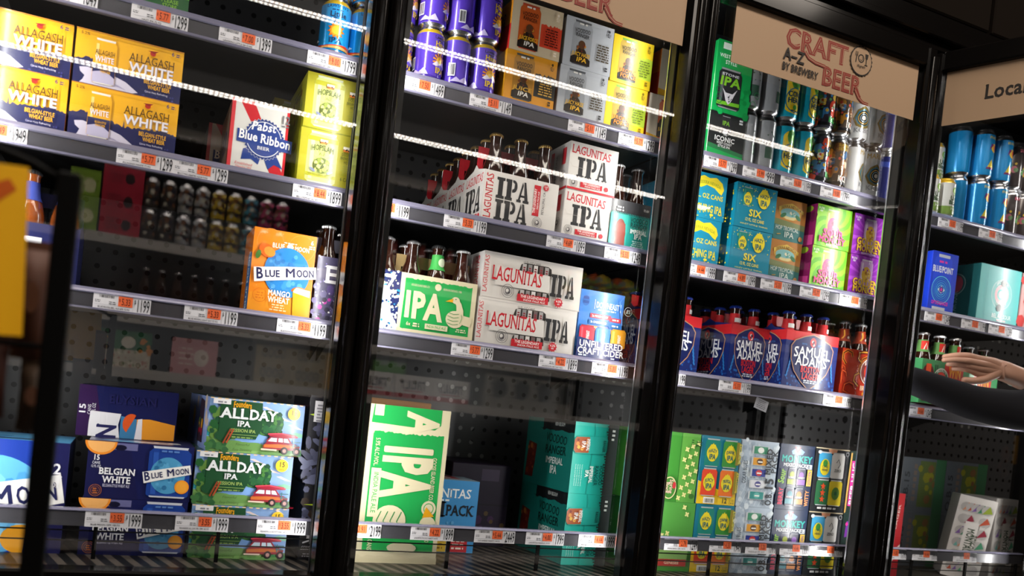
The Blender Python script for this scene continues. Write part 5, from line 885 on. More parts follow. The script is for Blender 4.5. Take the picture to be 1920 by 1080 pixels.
TAGS = [
 (-.645, ZA, '5.77', '10.49', 'DRAFT ALE 72 FO', 'price tag at the upper left edge of the picture above the left yellow cartons'),
 (-.479, ZA, '5.77', '12.99', 'HAZY IPA 72 FO', 'white price tag reading $12.99 on the top rail below the green carton'),
 (-.313, ZA, '7.00', '13.99', 'LAWSON\'S LITTLE SIP 72 FO', 'white price tag reading $13.99 on the top rail left of the blue cans'),
 (-.132, ZA, '9.00', '17.99', 'LAWSON\'S SIP 12PK 144 FO', 'white price tag reading $17.99 under the bright blue sun cans'),
 (-.742, ZB, '9.49', '19.49', 'ALLAGASH 12PK 144 FO', 'price tag ending 9.49 at the left picture edge under the yellow cartons'),
 (-.480, ZB, '5.77', '12.99', 'ALLAGASH WHITE 72 FO', 'left one of two joined $12.99 tags under the yellow carton with the can picture'),
 (-.374, ZB, '5.77', '12.99', 'BELL\'S TWO-HEARTED ALE 6P 72 FO', 'right one of two joined $12.99 tags, left of the red white and blue carton'),
 (-.134, ZB, '8.44', '18.99', 'BELL\'S HOPSLAM ALE 6PK 72 FO', 'white price tag reading $18.99 under the lime yellow cartons'),
 (-.496, ZC, '5.33', '11.99', 'BLUE MOON BEL. ALE 6PK 72 FO', '$11.99 tag beside the black rack post, left of its shelf row'),
 (-.326, ZC, '5.33', '11.99', 'BLUE MOON LIGHT SKY 72 FO', '$11.99 tag on the rail under the empty space left of the orange carton'),
 (-.138, ZC, '5.33', '11.99', 'BLUE MOON MANGO WHEAT 72 FO', '$11.99 tag under the orange carton'),
 (-.472, ZD, '3.55', '19.99', 'BLUE MOON 15PK 180 FO', '$19.99 tag before the navy cartons on the bottom deck'),
 (-.302, ZD, '3.55', '19.99', 'FOUNDERS ALL DAY IPA 15PK 180 FO', '$19.99 tag straddling the navy and green landscape cartons'),
 (-.137, ZD, '3.55', '19.99', 'FOUNDERS AS ROTATIONAL 180 FO', '$19.99 tag beside the second door frame under the black leafy carton'),
 (.073, ZA, '7.50', '14.99', 'LAWSON\'S HAZY RAYS 72 FO', 'white price tag reading $14.99 under the purple cans'),
 (.242, ZA, '5.11', '11.49', 'NEW BELGIUM JUICE 72 FO', '$11.49 tag just left of the orange cartons with can pictures'),
 (.500, ZA, '5.11', '11.49', 'NEW BELGIUM VOODOO 72 FO', '$11.49 tag under the silver grey cartons'),
 (.642, ZA, '5.77', '12.99', 'NEW BELGIUM TROPIC 72 FO', 'glare-washed price tag under the bright yellow tropical cartons'),
 (.021, ZB, '5.33', '11.99', 'SIERRA PALE ALE 72 FO', '$11.99 tag cut by the second door frame, left of the white carriers'),
 (.211, ZB, '5.33', '11.99', 'KONA BIG WAVE GOLDEN ALE 72 FO', '$11.99 tag below the row of receding white carriers'),
 (.476, ZB, '4.69', '10.99', 'LAGUNITAS IPA 6PK 72 FO', '$10.99 tag below the two stacked square white cartons'),
 (.638, ZB, '5.55', '12.49', 'NEW BELGIUM IMPERIAL 72 FO', 'glare-washed price tag under the teal carrier with tall bottles'),
 (.262, ZC, '5.77', '12.99', 'GOOSE ISLAND IPA CHICAGO 72 FO', '$12.99 tag under the gap right of the small green carrier'),
 (.490, ZC, '4.22', '18.99', 'LAGUNITAS IPA 12PK CANS 144 FO', '$18.99 tag under the wide white twelve-can cartons'),
 (.638, ZC, '5.33', '11.99', 'NEW DOWNEAST CIDER 9PK 108 FO', 'glare-washed price tag under the blue cider carton'),
 (.034, ZD, '3.91', '21.99', 'GOOSE IPA 15PK 180 FO', '$21.99 tag in front of the tall green carton'),
 (.211, ZD, '4.22', '18.99', 'LAGUNITAS IPA DUO VARIETY 144 FO', '$18.99 tag before the light blue carton behind the tall green one'),
 (.371, ZD, '5.44', '24.49', '21ST AMEND VARIETY 144 FO', '$24.49 tag in front of the dark gap on the bottom deck'),
 (.507, ZD, '4.00', '17.99', 'LAGUNITAS MAXIMUS 144 FO', '$17.99 tag just left of the teal cartons'),
 (.654, ZD, '4.44', '19.99', 'NEW BELGIUM VOODOO 12PK', 'glare-washed price tag before the teal cartons'),
 (.903, ZA, '5.77', '12.99', 'STONE IPA 72 FO', '$12.99 tag under the green and black cartons beside the third frame'),
 (1.030, ZA, '5.99', '9.99', 'ZERO GRAVITY GREEN STATE 64 FO', '$9.99 tag under the grey cans'),
 (1.159, ZA, '6.00', '11.99', 'ZERO GRAVITY CONEHEAD 64 FO', '$11.99 tag under the turquoise cans'),
 (1.301, ZA, '9.00', '17.99', 'KCBC SUPERHERO 64 FO', '$17.99 tag under the colourful comic cans'),
 (.872, ZB, '4.44', '19.99', 'SIERRA NEVADA 12PK', '$19.99 tag cut by the third frame under the blue and yellow cartons'),
 (1.006, ZB, '4.89', '10.99', 'SIERRA HAZY LITTLE 72 FO', '$10.99 tag under the teal cartons with yellow hop crests'),
 (1.131, ZB, '5.33', '11.99', 'SIERRA NEV TROPICAL IPA', '$11.99 tag under the brown and green cartons'),
 (1.269, ZB, '5.77', '12.99', 'VICTORY SOUR MONKEY 72 FO', '$12.99 tag under the lime swirl cartons'),
 (1.414, ZB, '5.33', '11.99', 'VICTORY GOLDEN MONKEY', 'glare-washed price tag under the purple cartons'),
 (.815, ZC, '5.33', '11.99', 'SAM ADAMS SEASONAL', 'price tag ending 99 cut by the third frame under the blue bottle carriers'),
 (1.031, ZC, '5.33', '11.99', 'SAM ADAMS BOSTON LAGER', '$11.99 tag under the middle blue and red carrier'),
 (1.397, ZC, '5.33', '11.99', 'SAM ADAMS LAGER 72 FO', 'glare-washed price tag between the front blue carrier and the brown swirl carrier'),
 (1.612, ZC, '5.33', '11.99', 'BROOKLYN BROWN ALE', 'sliver of a price tag under the brown swirl carrier'),
 (.914, ZD, '2.79', '12.49', 'SPRING BOCK 12PK 144 FO', '$12.49 tag before the green clover cartons'),
 (1.060, ZD, '4.33', '19.49', 'SIERRA HAZY VARIETY 144 FO', '$19.49 tag before the teal and yellow variety cartons'),
 (1.182, ZD, '3.20', '17.99', 'OSKAR BLUES 15PK 180 FO', '$17.99 tag before the icy grey cartons'),
 (1.303, ZD, '4.44', '19.99', 'VICTORY MONKEY 12PK', 'glare-washed price tag before the dark navy mixed cartons'),
 (1.432, ZD, '4.00', '17.99', 'ZERO GRAVITY 12PK', '$17.99 tag before the black cartons with four can pictures'),
 (1.766, ZA, '5.55', '11.99', 'ULTRA BLOOMS 72 FO', 'price tag below the small white cans behind the opened door'),
 (1.943, ZA, '9.00', '17.99', 'BRIM IPA 64 FO', 'price tag below the tall blue cans behind the opened door'),
 (1.755, ZB, '6.00', '13.49', 'BLUE POINT HAZE 72 FO', 'price tag below the royal blue can carton'),
 (1.914, ZB, '5.33', '11.99', 'BEL AIR SOUR 72 FO', 'left price tag below the turquoise carton'),
 (2.036, ZB, '5.77', '12.99', 'SOUR ALE 72 FO', 'right price tag below the turquoise carton'),
 (1.725, ZC, '4.66', '10.49', 'WINTER ALE 72 FO', 'price tag under the carrier the reaching hand holds'),
 (1.690, ZD, '4.00', '17.99', 'RED LAGER 12PK', 'price tag beside the last frame under the red carton edge'),
 (1.822, ZD, '4.44', '19.99', 'MONTAUK 12PK', 'price tag on the deck rail left of the pale picture box'),
 (2.0, ZD, '4.44', '19.99', 'BOX OF MONTAUK 12PK', 'price tag on the deck rail before the pale picture box')]
for t in TAGS: price_tag(*t, tilt=-4 if t[1] == ZD and t[0] > .9 else 0)
m = MB(); m.box(0, .045, 0, .0006, 0, .03, pr('#9a9aa2', 'paper')); A = Art(m, (0, 0, 0), (1, 0, 0), (0, 0, 1), .03, 'paper'); A.lines(.75, .8, 1.1, 5, .16, .06, '#55555c'); o = m.build('loose_sticker'); o.location = (1.163, .118, 1.186); o.rotation_euler = (0, math.radians(14), 0); tag(o, 'crooked grey sticker hanging under the rail below the middle blue carrier', 'sticker')
# ---------------------------------------------------------------- stock behind the first door
F = .138                                            # front line of the stock
G = 'beer carton'
def box(kind, dims, base, x, y, z, label, art=None, left=None, top=None, cols=None, group=None, rz=0.0, b=.0025, fin='card'):
    return put(kind, carton(*dims, base, art, left, top, cols, b, fin=fin), (x, y, z), label, G, group, rz)
box('green_top', (.2, .13, .125), '#e8eee6', -.575, F, SA_, 'white and dark green carton cut by the top edge of the picture at the left', a_green_top)
D = (.199, .13, .104)
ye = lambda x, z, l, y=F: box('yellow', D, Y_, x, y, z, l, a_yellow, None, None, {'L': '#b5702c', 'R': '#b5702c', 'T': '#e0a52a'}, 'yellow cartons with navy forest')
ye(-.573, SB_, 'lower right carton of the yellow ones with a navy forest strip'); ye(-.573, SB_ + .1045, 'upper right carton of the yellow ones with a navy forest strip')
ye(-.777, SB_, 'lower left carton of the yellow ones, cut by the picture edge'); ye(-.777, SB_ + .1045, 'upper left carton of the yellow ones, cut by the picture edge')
box('ribbon', (.121, .2, .153), '#dcdad6', -.269, F + .022, SB_, 'white carton with a blue rosette and red diagonal ribbon', a_pbr, a_pbr_side, None, {'L': '#b9b6b2'}, 'white red and blue cartons')
box('ribbon', (.121, .2, .153), '#dcdad6', -.30, F + .225, SB_, 'second white red and blue carton in the shade behind the rosette one', None, None, None, None, 'white red and blue cartons')
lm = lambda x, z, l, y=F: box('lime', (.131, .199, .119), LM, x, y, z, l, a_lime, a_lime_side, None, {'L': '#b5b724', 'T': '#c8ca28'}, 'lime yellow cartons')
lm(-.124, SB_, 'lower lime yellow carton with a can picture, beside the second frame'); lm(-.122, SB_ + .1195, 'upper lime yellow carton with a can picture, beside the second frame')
lm(-.17, SB_, 'shaded lime carton behind the lower front one', F + .205); lm(-.16, SB_ + .1195, 'shaded lime carton behind the upper front one', F + .205)
for i, x in enumerate((-.070, -.003)):
    for j in (0, 1): put('sun_can', beer_can(.122, '#1f9ce2', a_sun, pr('#c9a72a', 'can')), (x, .162, SA_ + .122 * j), '%s of the bright blue cans with an orange sun, %s' % (('left', 'right')[i], ('lower tier', 'upper tier at the top edge')[j]), 'beer can', 'blue sun cans', rz=.25 * i - .1)
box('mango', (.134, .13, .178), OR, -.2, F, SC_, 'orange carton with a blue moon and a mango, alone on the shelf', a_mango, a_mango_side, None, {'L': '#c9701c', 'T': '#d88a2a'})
put('galaxy', carrier(.10, .122, .140, '#4a4468', a_galaxy, None, .03, '#57506e', '#8a8698', .19), (-.06, F, SC_), 'purple galaxy bottle carrier beside the orange carton', 'bottle carrier', 'galaxy bottle carriers')
bottles_in(-.06, F, SC_, .10, .122, 'plain_bottle', bottle(M_chrome), lambda i, j: '%s amber bottle in the purple galaxy carrier, %s row' % (('left', 'right')[i], ('front', 'rear')[j]), n=2, group='bottles in the purple galaxy carrier')
put('navy_c', carrier(.19, .122, .11, '#1b2050', a_navy, None, .03, '#2a2f5a', None, .18), (-.722, F, SC_), 'navy bottle carrier half hidden behind the yellow card and rack post', 'bottle carrier')
bottles_in(-.722, F, SC_, .19, .122, 'blue_bottle', bottle(M_dark, '#3a4aa0', None, None, pb('light_amber_glass', (0.25, .06, .012, 1), .08, 0, .5)), lambda i, j: ('%s orange-brown bottle in the navy carrier between card and rack post' % ('left', 'middle', 'right')[i]) if j == 0 else None, group='bottles in the navy carrier')
box('moon12', (.262, .19, .222), '#17379a', -.776, F + .02, SD_, 'royal blue twelve-bottle carton with a large pale moon at the lower left edge', a_moon12, None, a_moon12_top, {'R': '#1b2050'})
wd15 = (.205, .33, .1165)
box('white15', wd15, BL, -.482, F + .02, SD_, 'bottom navy carton of three, half behind the deck rail', a_white15, None, a_white15_top, None, 'navy cartons with a can picture')
box('white15', wd15, BL, -.480, F + .02, SD_ + .117, 'middle navy carton of three with white lettering and a can', a_white15, None, a_white15_top, None, 'navy cartons with a can picture')
box('white15_up', (.2, .22, .108), BL, -.512, F + .11, SD_ + .2345, 'top navy carton set back with sideways lettering', a_white15_up)
dd = (.206, .30, .1145)
box('day15', dd, '#8fb6ea', -.268, F + .02, SD_, 'bottom landscape carton with red car, half behind the deck rail', a_day15, a_day_side, a_day_top, {'L': '#8fa6e2', 'T': '#22482e'}, 'landscape cartons with a red car')
box('day15', dd, '#8fb6ea', -.270, F + .02, SD_ + .115, 'middle landscape carton with green tree and red car', a_day15, a_day_side, a_day_top, None, 'landscape cartons with a red car')
box('day15', dd, '#8fb6ea', -.254, F + .015, SD_ + .23, 'top landscape carton, its side and lid showing', a_day15, a_day_side, a_day_top, None, 'landscape cartons with a red car', .06)
box('black15', (.10, .2, .197), '#1c1a24', -.037, F + .03, SD_ + .1735, 'upper black carton with grey leaves and a white sticker beside the frame', a_black, None, None, None, 'black leafy cartons', b=.006)
box('black15b', (.10, .2, .173), '#17151c', -.030, F + .03, SD_, 'lower black carton with white emblem beside the frame', a_black_low, None, None, None, 'black leafy cartons', b=.006)

# ---------------------------------------------------------------- stock behind the middle door
row = ('lower tier', 'upper tier')
for i, x in enumerate((.086, .153, .220, .287)):
    for j in (0, 1): put('purple_can', beer_can(.122, PU, a_purple, pr('#c9a72a', 'can')), (x, .165 if i else .19, SA_ + .122 * j), '%s of four purple sunrise cans, %s' % (('leftmost', 'second', 'third', 'rightmost')[i], row[j]), 'beer can', 'purple sunrise cans', rz=(.5, .55, 1.5, .25)[i] + .35 * j)
d6 = (.1345, .199, .118); YA = dict(group='cartons of one can pack range on the top shelf')
vf = {'juicel': ('#e39a22', voodoo('#e39a22', '#b98224', '#54534f', '#35332f', '#d9a94a', 'JUICE', 'IPA', '#e8b43a', '#4a3210')),
      'juiceu': ('#c8b08c', voodoo('#d2bfa0', '#c85a24', '#b8462a', '#d8452a', '#5a1a10', 'JUICE FORCE', 'IPA', '#f0b82c', '#f2e4d0')),
      'silver': ('#b9bcc2', voodoo('#b9bcc2', '#a2a5aa', '#5a5c60', None, None, 'JUICY HAZE', 'IPA', '#eab42a', '#3a3a40', '#eab42a')),
      'tropic': ('#f2cf1f', voodoo('#f2cf1f', '#c9a83a', '#7fb83a', '#b8d23a', '#6a7a1c', 'TROPIC', 'FORCE', '#f08a1c', '#8a7410', '#f08a1c'))}
def a_jside(c1, c2):
    def f(A, W): A.rect(0, 0, W, 1, c1); A.poly([(0, 0), (W, 0), (W, .5), (0, .7)], c2); A.text('VOODOO', W * .6, .66, .14, '#2a1408', .8, b=.6); A.text('RANGER', W * .6, .5, .14, '#2a1408', .8, b=.6); A.text('IPA', W * .6, .1, .2, '#f2e8dc', .5, b=1.4); A.text('JUICE', W * .6, .34, .1, '#f0c02c', .6, b=1)
    return f
TX = 'gold', 'upper'
box('vr0', d6, vf['juicel'][0], .335, F, SA_ + .006, 'lower gold carton with a dark can picture, right of the purple cans', vf['juicel'][1], a_jside('#e8a01f', '#f0aa24'), None, {'L': '#d8901f'}, 'orange can-picture cartons')
box('vr1', d6, vf['juiceu'][0], .337, F, SA_ + .1245, 'upper beige and red carton with an orange can picture', vf['juiceu'][1], a_jside('#ee9a2a', '#d82c2a'), None, {'L': '#e8782a'}, 'orange can-picture cartons')
for j in (0, 1): box('vr2', d6, vf['silver'][0], .478 + .003 * j, F, SA_ + .006 + .1185 * j, '%s silver grey carton with a can picture' % ('lower', 'upper')[j], vf['silver'][1], None, None, None, 'silver grey cartons')
for j in (0, 1): box('vr3', (.118, .199, .116), vf['tropic'][0], .613 + .004 * j, F, SA_ + .001 + .1175 * j, '%s bright yellow carton with a green-topped can picture' % ('lower', 'upper')[j], vf['tropic'][1], None, None, None, 'bright yellow cartons')
for j in (0, 1): box('vr4', (.100, .199, .116), '#eadfca', .738 + .022 * j, F, SA_ + .001 + .1175 * j, '%s cream carton with an orange can, cut by the third frame' % ('lower', 'upper')[j], a_cream, a_jside('#d8782a', '#b8402a'), None, {'L': '#d8782a'}, 'cream cartons')
LG = carrier(.198, .116, .118, WH, a_lag6, a_lag6_side, .022, '#b9a88e', '#c3212e', .186)
ordn = ('front', 'second', 'third', 'fourth')
for k in range(4):
    y = F + .118 * k
    put('lag6', LG, (.311, y, SB_), '%s white and red bottle carrier of the row running back into the shelf' % ordn[k], 'bottle carrier', 'white and red bottle carriers')
    bottles_in(.311, y, SB_, .198, .116, 'gold_bottle', bottle(M_gold), lambda i, j: ('%s gold-capped bottle, %s row of the %s white carrier' % (('left', 'middle', 'right')[i], ('near', 'far')[j], ordn[k])) if k == 0 or i == 0 else None, group='gold-capped bottles in the white carriers')
for j in (0, 1): box('lag12', (.137, .262, .116), WH, .528 + .001 * j, F, SB_ + .1165 * j, '%s square white carton with black stencil lettering' % ('lower', 'upper')[j], a_lag12, a_lag12_side, None, {'L': '#d2cecc', 'D': RD}, 'square white cartons')
put('teal6', carrier(.118, .122, .118, TE, a_teal6, None, .014, '#4a4a4c', '#2a2a2c', .17), (.661, F, SB_), 'teal and charcoal bottle carrier beside the square white cartons', 'bottle carrier')
bottles_in(.661, F, SB_, .118, .122, 'plain_bottle', None, lambda i, j: '%s amber bottle in the teal and charcoal carrier, %s row' % (('left', 'right')[i], ('near', 'far')[j]), n=2, group='bottles in the teal carrier')
box('six', (.137, .199, .1175), SB, .70, F + .21, SB_, 'shaded teal and yellow carton behind the teal bottle carrier', a_six, a_six_side, None, None, 'teal cartons with yellow hop crests')
box('six', (.137, .199, .1175), SB, .70, F + .21, SB_ + .118, 'shaded upper teal and yellow carton behind the teal bottle carrier', None, None, None, None, 'teal cartons with yellow hop crests')
put('galaxyb', carrier(.062, .122, .134, '#e4eaec', a_galaxy_blue, None, .02, '#6a6258', '#cfc6b4', .18), (.072, F, SC_ + .001), 'white and blue starry bottle carrier cut by the second frame', 'bottle carrier', 'galaxy bottle carriers')
bottles_in(.072, F, SC_, .062, .122, 'plain_bottle', None, lambda i, j: 'amber bottle in the white and blue starry carrier, %s row' % ('near', 'far')[j], n=1, group='bottles in the starry carrier')
put('goose6', carrier(.189, .122, .134, CR, a_goose, a_goose_side, .012, '#b59a6a', '#b59a6a', .185), (.134, F, SC_ + .001), 'small green bottle carrier with a thumbs-up goose emblem', 'bottle carrier')
def a_neck_goose(A, W): A.rect(-.03, .158, .06, .03, '#3fae52'); A.ell(0, .173, .011, .011, '#d8e6c8', 16)
bottles_in(.134, F, SC_, .189, .122, 'goose_bottle', bottle(M_dark, '#3fae52', lambda A, W: A.ell(0, .172, .010, .010, '#d8e6c8', 16)), lambda i, j: 'bottle with a round green neck label in the small green carrier, middle' if (i, j) == (1, 0) else None, group='bottles in the green carrier')
bottles_in(.134, F, SC_, .189, .122, 'plain_bottle', None, lambda i, j: None if (i, j) == (1, 0) else '%s amber bottle in the small green carrier, %s row' % (('left', 'middle', 'right')[i], ('near', 'far')[j]), group='bottles in the green carrier')
for j in (0, 1): box('lagw', (.268, .13, .1085), WH, .330 + .003 * j, F, SC_ + .001 + .109 * j, '%s wide white carton with red lettering and cut-out can windows' % ('lower', 'upper')[j], a_lagw, a_lagw_side, None, {'L': '#cfcac8'}, 'wide white cartons')
box('cider', (.128, .13, .169), '#3f7fd2', .602, F, SC_, 'bright blue carton with red blue and yellow can pictures', a_cider)
box('tall', (.2, .13, .366), CR, .099, F + .022, SD_, 'tall green and cream carton standing on end with sideways IPA lettering', a_tall, a_tall_side, None, {'L': '#c8bf98', 'T': '#a9794a'})
box('kraft', (.2, .13, .38), '#a9794a', .10, F + .16, SD_, 'plain brown board edge rising behind the tall green carton')
box('pack', (.205, .26, .19), '#3f8ac6', .251, F + .16, SD_, 'light blue variety carton set back right of the tall green carton', a_pack, None, a_pack_top)
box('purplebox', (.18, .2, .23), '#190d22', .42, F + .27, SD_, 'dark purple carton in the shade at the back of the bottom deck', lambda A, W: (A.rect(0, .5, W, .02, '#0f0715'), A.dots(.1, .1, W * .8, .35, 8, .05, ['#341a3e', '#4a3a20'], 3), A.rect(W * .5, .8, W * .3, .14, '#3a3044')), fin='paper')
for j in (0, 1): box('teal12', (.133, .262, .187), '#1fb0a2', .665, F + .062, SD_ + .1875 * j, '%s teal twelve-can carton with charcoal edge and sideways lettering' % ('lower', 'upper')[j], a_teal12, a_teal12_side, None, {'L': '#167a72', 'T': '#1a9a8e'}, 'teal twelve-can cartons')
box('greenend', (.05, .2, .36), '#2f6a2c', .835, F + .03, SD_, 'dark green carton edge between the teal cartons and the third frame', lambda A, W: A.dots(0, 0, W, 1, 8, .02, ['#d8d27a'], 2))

# ---------------------------------------------------------------- stock behind the third door
box('stone', (.118, .199, .186), SG, .930, F, SA_ + .1195, 'upper green carton with a black can picture, partly behind the sign', a_stone)
box('stoneb', (.118, .199, .119), SG, .929, F, SA_, 'lower black and green carton beside the third frame', a_stone_low, None, None, {'R': '#12994a'})
cans = [('grey', 1.069, '#8f9297', a_grey, 'grey', 'cans'), ('grey', 1.135, '#8f9297', a_grey, 'grey', ''), ('cone', 1.201, '#1aa0bd', a_cone, 'turquoise and yellow', ''), ('cone', 1.267, '#1aa0bd', a_cone, 'turquoise and yellow', ''),
        ('grafa', 1.333, '#3a3c48', a_graf(['#3a3440', '#c8402a', '#3a7ab0', '#d8b44a', '#5a9a5a', '#e0d8c8', '#8a3a7a'], 'KCBC', '#3fae5a'), 'red and blue comic', ''), ('grafb', 1.399, '#4a3a2c', a_graf(['#4a3c30', '#7a5030', '#a8742a', '#3a6a9a', '#c84a3a', '#d8c8a8', '#2a2a30'], 'KCBC', '#e0dcd4'), 'brown comic', ''),
        ('eyea', 1.465, '#dcdcdc', lambda A, W: a_eye(A, W, '#dedede'), 'white eye-picture', ''), ('eyeb', 1.531, '#d2d4d6', lambda A, W: a_eye(A, W, '#c9ccce'), 'pale grey eye-picture', ''), ('indigo', 1.599, '#232660', a_indigo, 'dark indigo', '')]
for i, (kd, x, base, art, nm, _) in enumerate(cans):
    side = {0: 'left ', 1: 'right ', 2: 'left ', 3: 'right '}.get(i, '')
    for j in (0, 1): put(kd, beer_can(.152, base, art), (x, .17, SA_ + .1522 * j), '%s%s tall can, %s' % (side, nm, row[j]), 'beer can', 'tall cans on the top shelf', rz=((-.4, .2, -.35, .05, 0, .2, -.6, 0, .3)[i] if j else (.3, -.3, -.2, .1, .3, -.2, .35, -.5, .1)[i]) + .45)
for j in (0, 1): box('hop', (.132, .199, .1185), '#1484a6', .873 + .004 * j, F, SB_ + .119 * j, '%s blue carton with yellow hop lettering, cut by the third frame' % ('lower', 'upper')[j], a_hop, None, None, None, 'blue and yellow hop cartons')
for j in (0, 1): box('six', (.137, .199, .1175), SB, 1.041 + .002 * j, F, SB_ + .119 * j, '%s teal carton with yellow crest and the word SIX' % ('lower', 'upper')[j], a_six, a_six_side, None, None, 'teal cartons with yellow hop crests')
for j in (0, 1): box('trop', (.110, .199, .1145), '#2f7070', 1.196 + .002 * j, F + .02, SB_ + .115 * j, '%s brown and green carton with a sunset picture' % ('lower', 'upper')[j], a_trop, None, None, None, 'brown and green sunset cartons')
for j in (0, 1): box('sour', (.130, .199, .1155), '#7fc82a', 1.326 + .002 * j, F, SB_ + .117 * j, '%s lime green swirl carton with pink lettering' % ('lower', 'upper')[j], a_sour, a_sour_side, None, {'L': '#8f1660'}, 'lime swirl cartons', b=.006)
for j in (0, 1): box('goldm', (.130, .199, .1155), '#8a2fa8', 1.471 - .002 * j, F, SB_ + .117 * j, '%s purple carton with gold lettering' % ('lower', 'upper')[j], a_goldm, a_gold_side, None, {'L': '#b8921f'}, 'purple and gold cartons', b=.006)
for j in (0, 1): box('tealstrip', (.045, .199, .1155), '#1a8fc0', 1.612, F, SB_ + .117 * j, '%s blue and yellow carton sliver right of the purple cartons' % ('lower', 'upper')[j], a_tealstrip, None, None, None, 'blue slivers by the last frame')
SM = carrier(.194, .126, .158, SA, a_sam, a_sam_side, .02, '#b8252c', '#c4262c', .2); SN = carrier(.135, .194, .158, SA, a_sam, a_sam_side, .02, '#b8252c', '#c4262c', .2)
for kd, x, y, nm in (('sam', 1.268, F, 'front'), ('sam_n', 1.130, .20, 'middle'), ('sam', .832, .20, 'far left')):
    put(kd, SM if kd == 'sam' else SN, (x, y, SC_), '%s blue and red bottle carrier with a shield' % nm, 'bottle carrier', 'blue and red bottle carriers')
    w, d, n, r_ = (.194, .126, 3, 2) if kd == 'sam' else (.135, .194, 2, 3)
    bottles_in(x, y, SC_, w, d, 'sam_bottle', bottle(M_bluecap, '#c4262c', a_neck_sam), lambda i, j: '%s blue-capped bottle in the %s blue carrier, %s row' % (('left', 'middle', 'right')[i] if n == 3 else ('left', 'right')[i], nm, ('near', 'far')[j] if r_ == 2 else ('near', 'middle', 'far')[j]), n=n, rows=r_, group='blue-capped bottles')
put('brown', carrier(.19, .122, .133, '#b8331c', a_brown, None, .015, '#6a2a1c', '#5a2a1c', .18), (1.482, F, SC_), 'brown and orange swirl bottle carrier cut by the last frame', 'bottle carrier')
bottles_in(1.482, F, SC_, .19, .122, 'swirl_bottle', bottle(M_chrome, '#a83a1c', a_neck_brown), lambda i, j: '%s silver-capped bottle in the brown swirl carrier, %s row' % (('left', 'middle', 'right')[i], ('near', 'far')[j]), group='silver-capped swirl bottles')
d12 = (.1315, .262, .187)
box('clover', (.205, .262, .187), GT, .829, F + .022, SD_ + .1875, 'upper green carton with pale clovers beside the third frame', a_clover, None, None, None, 'green clover cartons'); box('cloverb', (.205, .262, .187), GT, .836, F + .022, SD_, 'lower green carton with pale clovers, half behind the deck rail', a_clover_low, None, None, None, 'green clover cartons')
for kd, x, dx, base, art, nm in (('mix12', 1.043, -.003, '#15738c', a_mix12, 'teal and yellow carton with four can pictures'), ('ice15', 1.179, -.003, '#aebccc', a_ice15, 'icy grey carton with a column of cans'), ('monk', 1.315, 0, '#182a4c', a_monk, 'dark navy mixed carton with small cans'), ('four', 1.447, 0, '#23262a', a_four, 'black carton with blue white green and yellow can pictures')):
    for j in (0, 1): box(kd, d12 if kd != 'monk' else (.128, .262, .187), base, x + dx * j, F + .022, SD_ + .1875 * j, '%s %s' % (('lower', 'upper')[j], nm), art, None, None, None, 'twelve-can cartons on the bottom deck')
box('hug', (.085, .262, .187), '#20302c', 1.582, F + .022, SD_ + .1875, 'upper dark carton with vertical pink lettering beside the last frame', a_hug, None, None, None, 'dark pink-lettered cartons'); box('hugb', (.085, .262, .187), '#20302c', 1.582, F + .022, SD_, 'lower dark carton with colourful sock shapes beside the last frame', a_hug_low, None, None, None, 'dark pink-lettered cartons')

# ---------------------------------------------------------------- stock behind the opened door
for i, x in enumerate((1.843, 1.776)):
    for j in (0, 1): put('white_can', beer_can(.122, '#d5d6d2', a_white, pr('#e0b42a', 'can'), pr('#e0b42a', 'can')), (x, .165 + (.05 if j else 0), SA_ + .0 + .1225 * j), '%s white and green can with a yellow top, %s' % (('right', 'left')[i], row[j]), 'beer can', 'white and green cans', rz=.4)
for i, (x, y) in enumerate(((1.990, .165), (2.075, .165), (1.918, .185))):
    for j in (0, 1): put('brim', beer_can(.152, '#1c8cd0', a_brim), (x, y, SA_ + .1525 * j), '%s tall sky blue can with small bright shapes, %s' % (('middle', 'right', 'left')[i], row[j]), 'beer can', 'sky blue cans', rz=(.35, .3, 1.9)[i])
for i, x in enumerate((2.155, 2.22)):
    for j in (0, 1): put('clear_can', beer_can(.152, '#3c3434', lambda A, W: (A.dots(-.4, .3, .8, .3, 24, .05, ['#b86a7a', '#c8a83a', '#5a8a5a'], 4), A.text('BRIM', 0, .78, .06, '#b85a6a', .34, b=.4))), (x, .18, SA_ + .1525 * j), '%s tall dark can, %s' % (('left', 'right')[i], row[j]), 'beer can', 'dark tall cans', rz=.4)
box('point', (.110, .13, .181), '#1b3cc4', 1.798, F, SC_ * 0 + SB_, 'royal blue carton with concentric rings around an eye', a_point, None, None, {'R': '#162f9a'})
box('bel', (.19, .199, .178), '#5fb8b8', 2.012, F, SB_, 'turquoise carton with a pink round emblem and finger holes', a_bel, a_bel_side, None, {'L': '#1f5c60'})
box('pinkend', (.10, .199, .178), '#d8a8a8', 2.21, F, SB_, 'pink and white carton at the right edge of the picture', lambda A, W: A.dots(0, 0, W, 1, 16, .1, ['#c84a4a', '#eae0dc'], 3))
hc = carrier(.205, .126, .132, '#3f8a58', a_holiday, None, .012, '#7a2a24', '#2f6a44', .17)
put('holiday', hc, (1.765, .105, SC_ + .004), 'green and red bottle carrier gripped by the reaching hand', 'bottle carrier', 'green and red carriers')
put('holiday', hc, (1.985, F + .03, SC_), 'green and red bottle carrier behind the hand at the right', 'bottle carrier', 'green and red carriers')
hb = bottle(M_chrome, '#5a8a4a', lambda A, W: (A.rect(-.02, .156, .022, .03, '#c83028'), A.line([(-.012, .16), (-.006, .18), (.0, .16)], .003, '#e8e0d0')))
bottles_in(1.765, .105, SC_ + .004, .205, .126, 'holiday_bottle', hb, lambda i, j: '%s silver-capped bottle in the gripped carrier, %s row' % (('left', 'middle', 'right')[i], ('near', 'far')[j]), group='silver-capped bottles with red and green necks')
